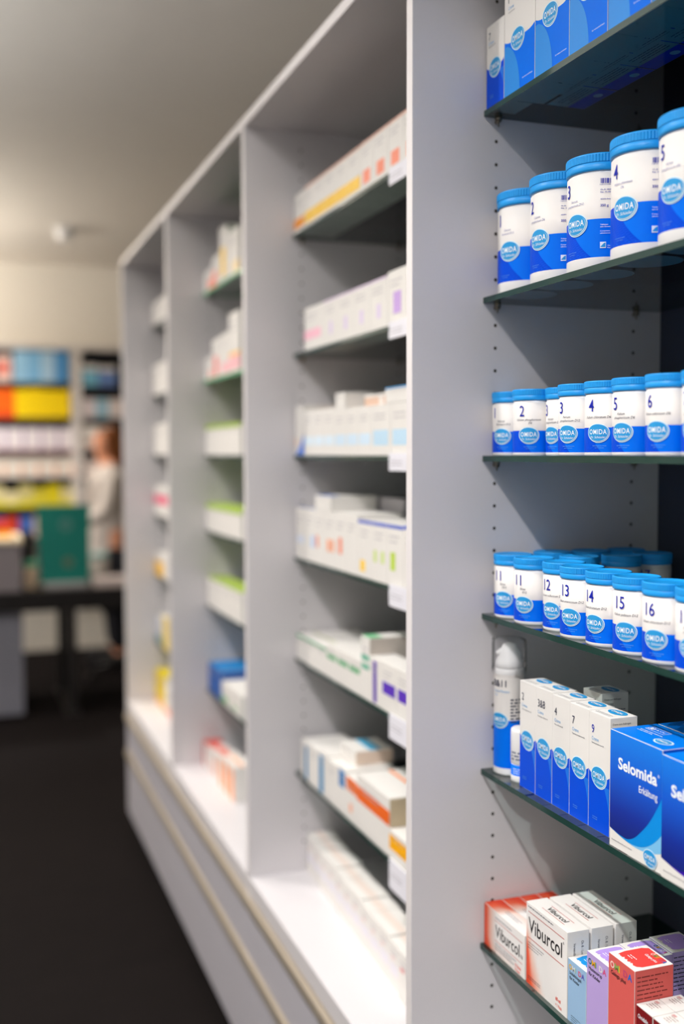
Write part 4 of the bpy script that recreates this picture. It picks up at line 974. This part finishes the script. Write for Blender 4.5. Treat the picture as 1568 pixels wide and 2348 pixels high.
# desk with dark slab
DK = mat('dark_desk', (30, 27, 26), .45)
def desk():
    t = thing('counter_desk', 'long dark desk with black legs at the far end of the shop', 'desk', (0, 6.0, 0))
    def add(n, a, b, mt, lab=None, bev=.002):
        mb = MB(); mb.box(a, b, mt, bev); o = mb.build(n, t)
        if lab: o['label'] = lab
    add('desk_top', (-1.0, 0, .668), (1.75, .72, .706), DK)
    add('apron', (-1.0, .02, .590), (1.75, .05, .667), DK); add('apron', (-1.0, .66, .590), (1.75, .69, .667), DK)
    for x in (.56, 1.62):
        for y in (.03, .64): add('leg', (x, y, .012), (x+.05, y+.05, .589), DK)
        add('foot_rail', (x-.015, .0, 0), (x+.065, .72, .012), DK)
    add('pedestal', (-1.0, .055, .022), (.325, .655, .589), mat('pedestal_grey', (120, 120, 130), .5), 'grey pedestal panel')
desk()
def top_box():
    t = thing('counter_case', 'grey cube case with cream top standing on the dark desk at the left edge', 'case', (.06, 6.02, .706))
    mb = MB(); mb.box((-.30, 0, 0), (.262, .40, .262), mat('case_grey', (120, 113, 116), .5), .002); mb.build('case_body', t)
    mb = MB(); mb.box((-.31, -.006, .2625), (.27, .41, .290), mat('case_cream', (232, 214, 180), .5), .003); mb.build('case_top', t)['label'] = 'cream coloured top board'
top_box()
goods(.235, .09, .996, .09, (206, 60, 36), 'small red pack on the cream topped case', 'small packs on the cream topped case', .08, [(0, 0, 1, .35, (248, 180, 60))], 6.12)
goods(.140, .09, .996, .08, (40, 60, 150), 'small dark blue pack left of the red one on the cream topped case', 'small packs on the cream topped case', .08, None, 6.12)
# teal display board with two round marks
def teal():
    t = thing('display_board', 'teal green upright display board on the dark desk', 'display', (.548, 6.12, .706), 0)
    mb = MB(); TE = mat('teal_board', (16, 110, 98), .5)
    P = [(-.120, .03), (.145, .03), (.155, .46), (-.135, .46)]
    for y, fl in ((0, False), (.03, True)):
        q = [(x, y, z) for x, z in P]; mb.poly(q if not fl else q[::-1], TE)
    for i in range(4):
        a, b = P[i], P[(i+1) % 4]; mb.poly([(a[0], 0, a[1]), (a[0], .03, a[1]), (b[0], .03, b[1]), (b[0], 0, b[1])], TE)
    F = Plane((0, 0, 0), (1, 0, 0), (0, 0, 1))
    egg(mb, F, .02, .35, .035, .035, mat('mark_grey', (70, 120, 112), .5), 6, 0); egg(mb, F, .03, .14, .028, .028, mat('mark_brown', (90, 110, 90), .5), 6, 0)
    mb.build('board_panel', t)
    mb = MB(); mb.box((-.10, -.04, 0), (.13, .09, .030), mat('grey_foot', (150, 146, 146), .4), .004); mb.build('foot', t)
teal()
def mug(x, y, rgb, rgb2, h, R, lab, g):
    t = thing('plastic_tub', lab, 'tub', (x, y, .706), 0, g)
    mb = MB(); m1 = col(rgb, .4); mb.lathe([(R*.85, 0, m1), (R*.9, .003, m1), (R, h*.8, m1), (R*.98, h*.82, m1)], 24); mb.build('tub_body', t)
    mb = MB(); m2 = col(rgb2, .4); mb.lathe([(R*1.05, h*.82, m2), (R*1.05, h*.97, m2), (R, h, m2)], 24); mb.build('tub_lid', t)
mug(.372, 6.14, (214, 190, 160), (80, 180, 140), .15, .038, 'small tub with mint green lid between the grey case and the teal board', 'small tubs on the dark desk')
mug(.374, 6.38, (30, 28, 28), (24, 24, 24), .30, .030, 'tall black tub behind the mint lidded one on the dark desk', 'small tubs on the dark desk')
mug(.775, 6.30, (200, 190, 180), (140, 176, 172), .17, .050, 'grey tub with dull teal lid right of the teal board', 'small tubs on the dark desk')
mb = MB(); mb.box((-.10, 0, 0), (.10, .12, .05), col((190, 176, 170), .5), .004); tag(mb.build('paper_stack', None, (.815, 6.03, .7065)), 'pale stack of leaflets on the dark desk beside the teal board', 'leaflets')

# chair
def chair():
    t = thing('office_chair', 'black swivel chair behind the dark desk near the white shelving end', 'chair', (1.06, 6.955, 0), -math.pi/2)
    BKM = mat('black_fabric', (22, 22, 24), .7)
    mb = MB(); mb.box((-.23, -.22, .45), (.23, .22, .53), BKM, .03); mb.build('seat', t)
    mb = MB(); mb.box((-.21, .20, .60), (.21, .26, 1.0), BKM, .025); mb.build('backrest', t)
    mb = MB(); mb.tube([(0, .18, .46), (0, .255, .50), (0, .265, .70)], .018, DK); mb.build('back_bracket', t)
    mb = MB(); mb.tube([(0, 0, .10), (0, 0, .45)], .026, DK, 14); mb.build('column', t)
    mb = MB()
    for k in range(5):
        a = 2*math.pi*k/5; mb.tube([(0, 0, .13), (.15*math.cos(a), .15*math.sin(a), .105), (.29*math.cos(a), .29*math.sin(a), .075)], [.028, .022, .014], DK, 10)
    mb.build('star_base', t)
    for k in range(5):
        a = 2*math.pi*k/5; mb = MB(); c = Vector((.29*math.cos(a), .29*math.sin(a), .028)); s_ = Vector((-math.sin(a), math.cos(a), 0))*.022
        mb.tube([tuple(c-s_), tuple(c+s_)], .028, DK, 14); mb.build('castor', t)
chair()

# ------------------------------------------------------------------ person behind the desk
def skin(name, joints, edges, mt, parent=None, root=0, sub=2, loc=(0, 0, 0)):
    me = bpy.data.meshes.new(name); me.from_pydata([j[0] for j in joints], edges, [])
    o = bpy.data.objects.new(name, me); S.collection.objects.link(o)
    o.modifiers.new('s', 'SKIN'); sd = o.modifiers.new('d', 'SUBSURF'); sd.levels = sub; sd.render_levels = sub
    for i, j in enumerate(joints):
        r = j[1]; r = r if isinstance(r, tuple) else (r, r)
        me.skin_vertices[0].data[i].radius = r; me.skin_vertices[0].data[i].use_root = (i == root)
    dg = bpy.context.evaluated_depsgraph_get(); dg.update()
    me2 = bpy.data.meshes.new_from_object(o.evaluated_get(dg))
    me2.materials.clear(); me2.materials.append(mt)
    for p in me2.polygons: p.use_smooth = True; p.material_index = 0
    bpy.data.objects.remove(o)
    o2 = bpy.data.objects.new(name, me2); S.collection.objects.link(o2); o2.location = loc
    if parent: o2.parent = parent
    return o2
SK = mat('skin', (214, 150, 118), .5); HAIR = mat('hair', (122, 70, 32), .55); COAT = mat('white_coat', (198, 188, 180), .7); TROU = mat('trousers', (34, 34, 40), .8)
def person():
    # facing -X (towards the aisle), forearms reaching over the desk
    t = thing('person', 'person with brown hair in a white coat standing behind the dark desk, arms held forward', 'person', (1.005, 7.38, 0))
    J = []; Ed = []
    def jt(p, r, par=None):
        J.append((p, r)); k = len(J)-1
        if par is not None: Ed.append((par, k))
        return k
    pel = jt((0, 0, .88), .095); wa = jt((-.01, 0, 1.03), .085, pel); ch = jt((-.03, 0, 1.22), .10, wa); nb = jt((-.035, 0, 1.34), (.065, .10), ch)
    nk = jt((-.05, 0, 1.41), .048, nb); hd0 = jt((-.07, 0, 1.465), (.062, .058), nk); hd1 = jt((-.072, 0, 1.54), (.086, .072), hd0); hd2 = jt((-.062, 0, 1.60), (.070, .060), hd1)
    hand = {}
    for s_ in (-1, 1):
        sh = jt((-.035, .165*s_, 1.315), .052, nb); el = jt((-.085, .215*s_, 1.06), .040, sh)
        wr = jt((-.285, .150*s_, .965), .026, el); pm = jt((-.350, .140*s_, .945), (.034, .018), wr)
        for q in range(4):
            dy = (-.027+.018*q); L_ = (.030, .034, .032, .025)[q]
            a = jt((-.385, .140*s_+dy, .938), .0095, pm); b = jt((-.385-L_, .140*s_+dy*1.1, .928), .0085, a); jt((-.385-L_*1.8, .140*s_+dy*1.1, .908), .007, b)
        a = jt((-.345, (.140-.038)*s_, .935), .011, pm); jt((-.375, (.140-.058)*s_, .925), .0085, a)
        hp = jt((0, .085*s_, .84), .066, pel); kn = jt((-.01, .095*s_, .47), .056, hp); an = jt((.02, .10*s_, .09), .038, kn); jt((-.05, .105*s_, .045), (.040, .034), an); 
        jt((-.14, .11*s_, .035), (.036, .026), len(J)-1)
    b = skin('body', J, Ed, SK, t)
    mb = MB(); mb.tube([(-.150, 0, 1.545), (-.168, 0, 1.520), (-.150, 0, 1.508)], [.008, .012, .008], SK, 10); mb.build('nose', t)
    for s_ in (-1, 1):
        mb = MB(); mb.lathe([(.006, 0, WHITE), (.009, .006, WHITE), (.006, .012, BLK), (.002, .014, BLK)], 10, (-.140, .030*s_, 1.540)); mb.build('eye', t)
        mb = MB(); mb.tube([(-.066, .074*s_, 1.555), (-.060, .082*s_, 1.535), (-.066, .074*s_, 1.512)], [.008, .011, .007], SK, 8); mb.build('ear', t)
    mb = MB(); mb.tube([(-.150, -.022, 1.482), (-.156, 0, 1.480), (-.150, .022, 1.482)], [.004, .007, .004], mat('lips', (176, 90, 84), .5), 8); mb.build('mouth', t)
    # hair
    H = [((-.045, 0, 1.630), (.088, .078)), ((-.025, 0, 1.575), (.098, .092)), ((.010, 0, 1.50), (.070, .086)), ((.020, 0, 1.42), (.048, .078)), ((.022, 0, 1.34), (.030, .060))]
    skin('hair', H, [(0, 1), (1, 2), (2, 3), (3, 4)], HAIR, t)
    # coat
    Cj = [((-.01, 0, .60), (.150, .205)), ((0, 0, .88), (.130, .180)), ((-.01, 0, 1.04), (.112, .152)), ((-.03, 0, 1.22), (.122, .178)), ((-.033, 0, 1.335), (.085, .130)), ((-.045, 0, 1.385), .062)]
    Ce = [(0, 1), (1, 2), (2, 3), (3, 4), (4, 5)]
    for s_ in (-1, 1):
        k = len(Cj); Cj += [((-.035, .172*s_, 1.318), .070), ((-.085, .222*s_, 1.06), .058), ((-.235, .168*s_, .985), .044)]; Ce += [(4, k), (k, k+1), (k+1, k+2)]
    skin('coat', Cj, Ce, COAT, t)
    for s_ in (-1, 1):
        skin('trouser_leg', [((0, .085*s_, .84), .098), ((-.01, .095*s_, .47), .070), ((.018, .10*s_, .11), .060)], [(0, 1), (1, 2)], TROU, t)
        mb = MB(); mb.box((-.19, .06*s_+.04*s_-.045, 0), (.06, .06*s_+.04*s_+.05, .10), BLK, .02); mb.build('shoe', t)
person()

# ------------------------------------------------------------------ ceiling things
def sensor():
    t = thing('ceiling_sensor', 'small white round sensor on the ceiling', 'sensor', (.655, 6.80, CEIL))
    mb = MB(); mb.lathe([(.035, -.075, WHITE), (.050, -.070, WHITE), (.056, -.045, WHITE), (.058, -.022, WHITE)], 32); mb.build('sensor_head', t)
    mb = MB(); mb.lathe([(.064, -.021, WHITE), (.066, 0, WHITE)], 32); mb.build('mounting_ring', t)
sensor()
def downlight(y, watts, c):
    t = thing('downlight', 'round recessed ceiling downlight, %s from the camera end of the row' % ('first','second','third','fourth','fifth','sixth','seventh')[[l[0] for l in LIGHTS].index(y)], 'lamp', (-.35, y, CEIL), 0, 'downlights above the aisle')
    mb = MB(); n = 32
    mb.lathe([(.052, -.010, WHITE), (.060, -.008, WHITE), (.062, 0, WHITE)], n, cap=False); mb.build('trim_ring', t)
    em = bpy.data.materials.get('lamp_glow')
    if not em:
        em = bpy.data.materials.new('lamp_glow'); em.use_nodes = True; b = em.node_tree.nodes['Principled BSDF']
        b.inputs['Emission Color'].default_value = (1, .93, .85, 1); b.inputs['Emission Strength'].default_value = 6
    mb = MB(); mb.poly([(.050*math.cos(2*math.pi*k/n), -.050*math.sin(2*math.pi*k/n), -.006) for k in range(n)], em); mb.build('lamp_face', t)
    ld = bpy.data.lights.new('downlight_beam', 'SPOT'); ld.energy = watts; ld.color = c; ld.spot_size = math.radians(137); ld.spot_blend = 1.0; ld.shadow_soft_size = .03
    lo = bpy.data.objects.new('downlight_beam', ld); S.collection.objects.link(lo); lo.location = (0, 0, -.02); lo.parent = t
for y, w_, c in LIGHTS: downlight(y, w_, c)
def pendant(x, y, watts, c):
    t = thing('pendant_lamp', 'round opal glass pendant lamp hanging from the ceiling', 'lamp', (x, y, CEIL), 0, 'pendant lamps')
    mb = MB(); mb.lathe([(.045, -.012, WHITE), (.05, -.010, WHITE), (.05, 0, WHITE)], 24); mb.build('canopy', t)
    mb = MB(); mb.tube([(0, 0, -.012), (0, 0, -.19)], .004, DK, 8); mb.build('cord', t)
    em = bpy.data.materials.get('opal_glow')
    if not em:
        em = bpy.data.materials.new('opal_glow'); em.use_nodes = True; b = em.node_tree.nodes['Principled BSDF']
        b.inputs['Emission Color'].default_value = (1, .85, .65, 1); b.inputs['Emission Strength'].default_value = 2
    mb = MB(); n = 12; R = .075
    mb.lathe([(R*math.sin(math.pi*(k+.3)/(n+.6)), -.265-R*math.cos(math.pi*(k+.3)/(n+.6)), em) for k in range(n+1)], 24); mb.build('opal_globe', t)
    ld = bpy.data.lights.new('pendant_bulb', 'POINT'); ld.energy = watts; ld.color = c; ld.shadow_soft_size = .08
    lo = bpy.data.objects.new('pendant_bulb', ld); S.collection.objects.link(lo); lo.location = (0, 0, -.265); lo.parent = t
    for o in t.children:
        if o.name.startswith('opal_globe'): o.visible_shadow = True
for p_ in PENDANTS: pendant(*p_)
def fill_uplight(x, y, watts, c):  # added to brighten the ceiling; housing and cables are invented
    t = thing('ceiling_fill_light', 'added unseen fill light shining up at the ceiling, %s along the aisle' % {.6:'nearest', 3.0: 'middle one', 6.7: 'farthest'}[y], 'lamp', (x, y, 2.15), 0, 'added ceiling fill lights')
    mb = MB(); mb.box((-.05, -1.2, -.06), (.05, 1.2, -.005), WHITE, .004); mb.build('housing', t)
    for q in (-1, 1):
        mb = MB(); mb.tube([(0, q, -.004), (0, q, CEIL-2.15)], .0015, ALU, 6); mb.build('cable', t)
    l = area_light('ceiling_fill_area', (0, 0, .002), (math.pi, 0, 0), .09, 2.3, watts, c); l.parent = t
for p_ in FILL_UPLIGHTS: fill_uplight(*p_)
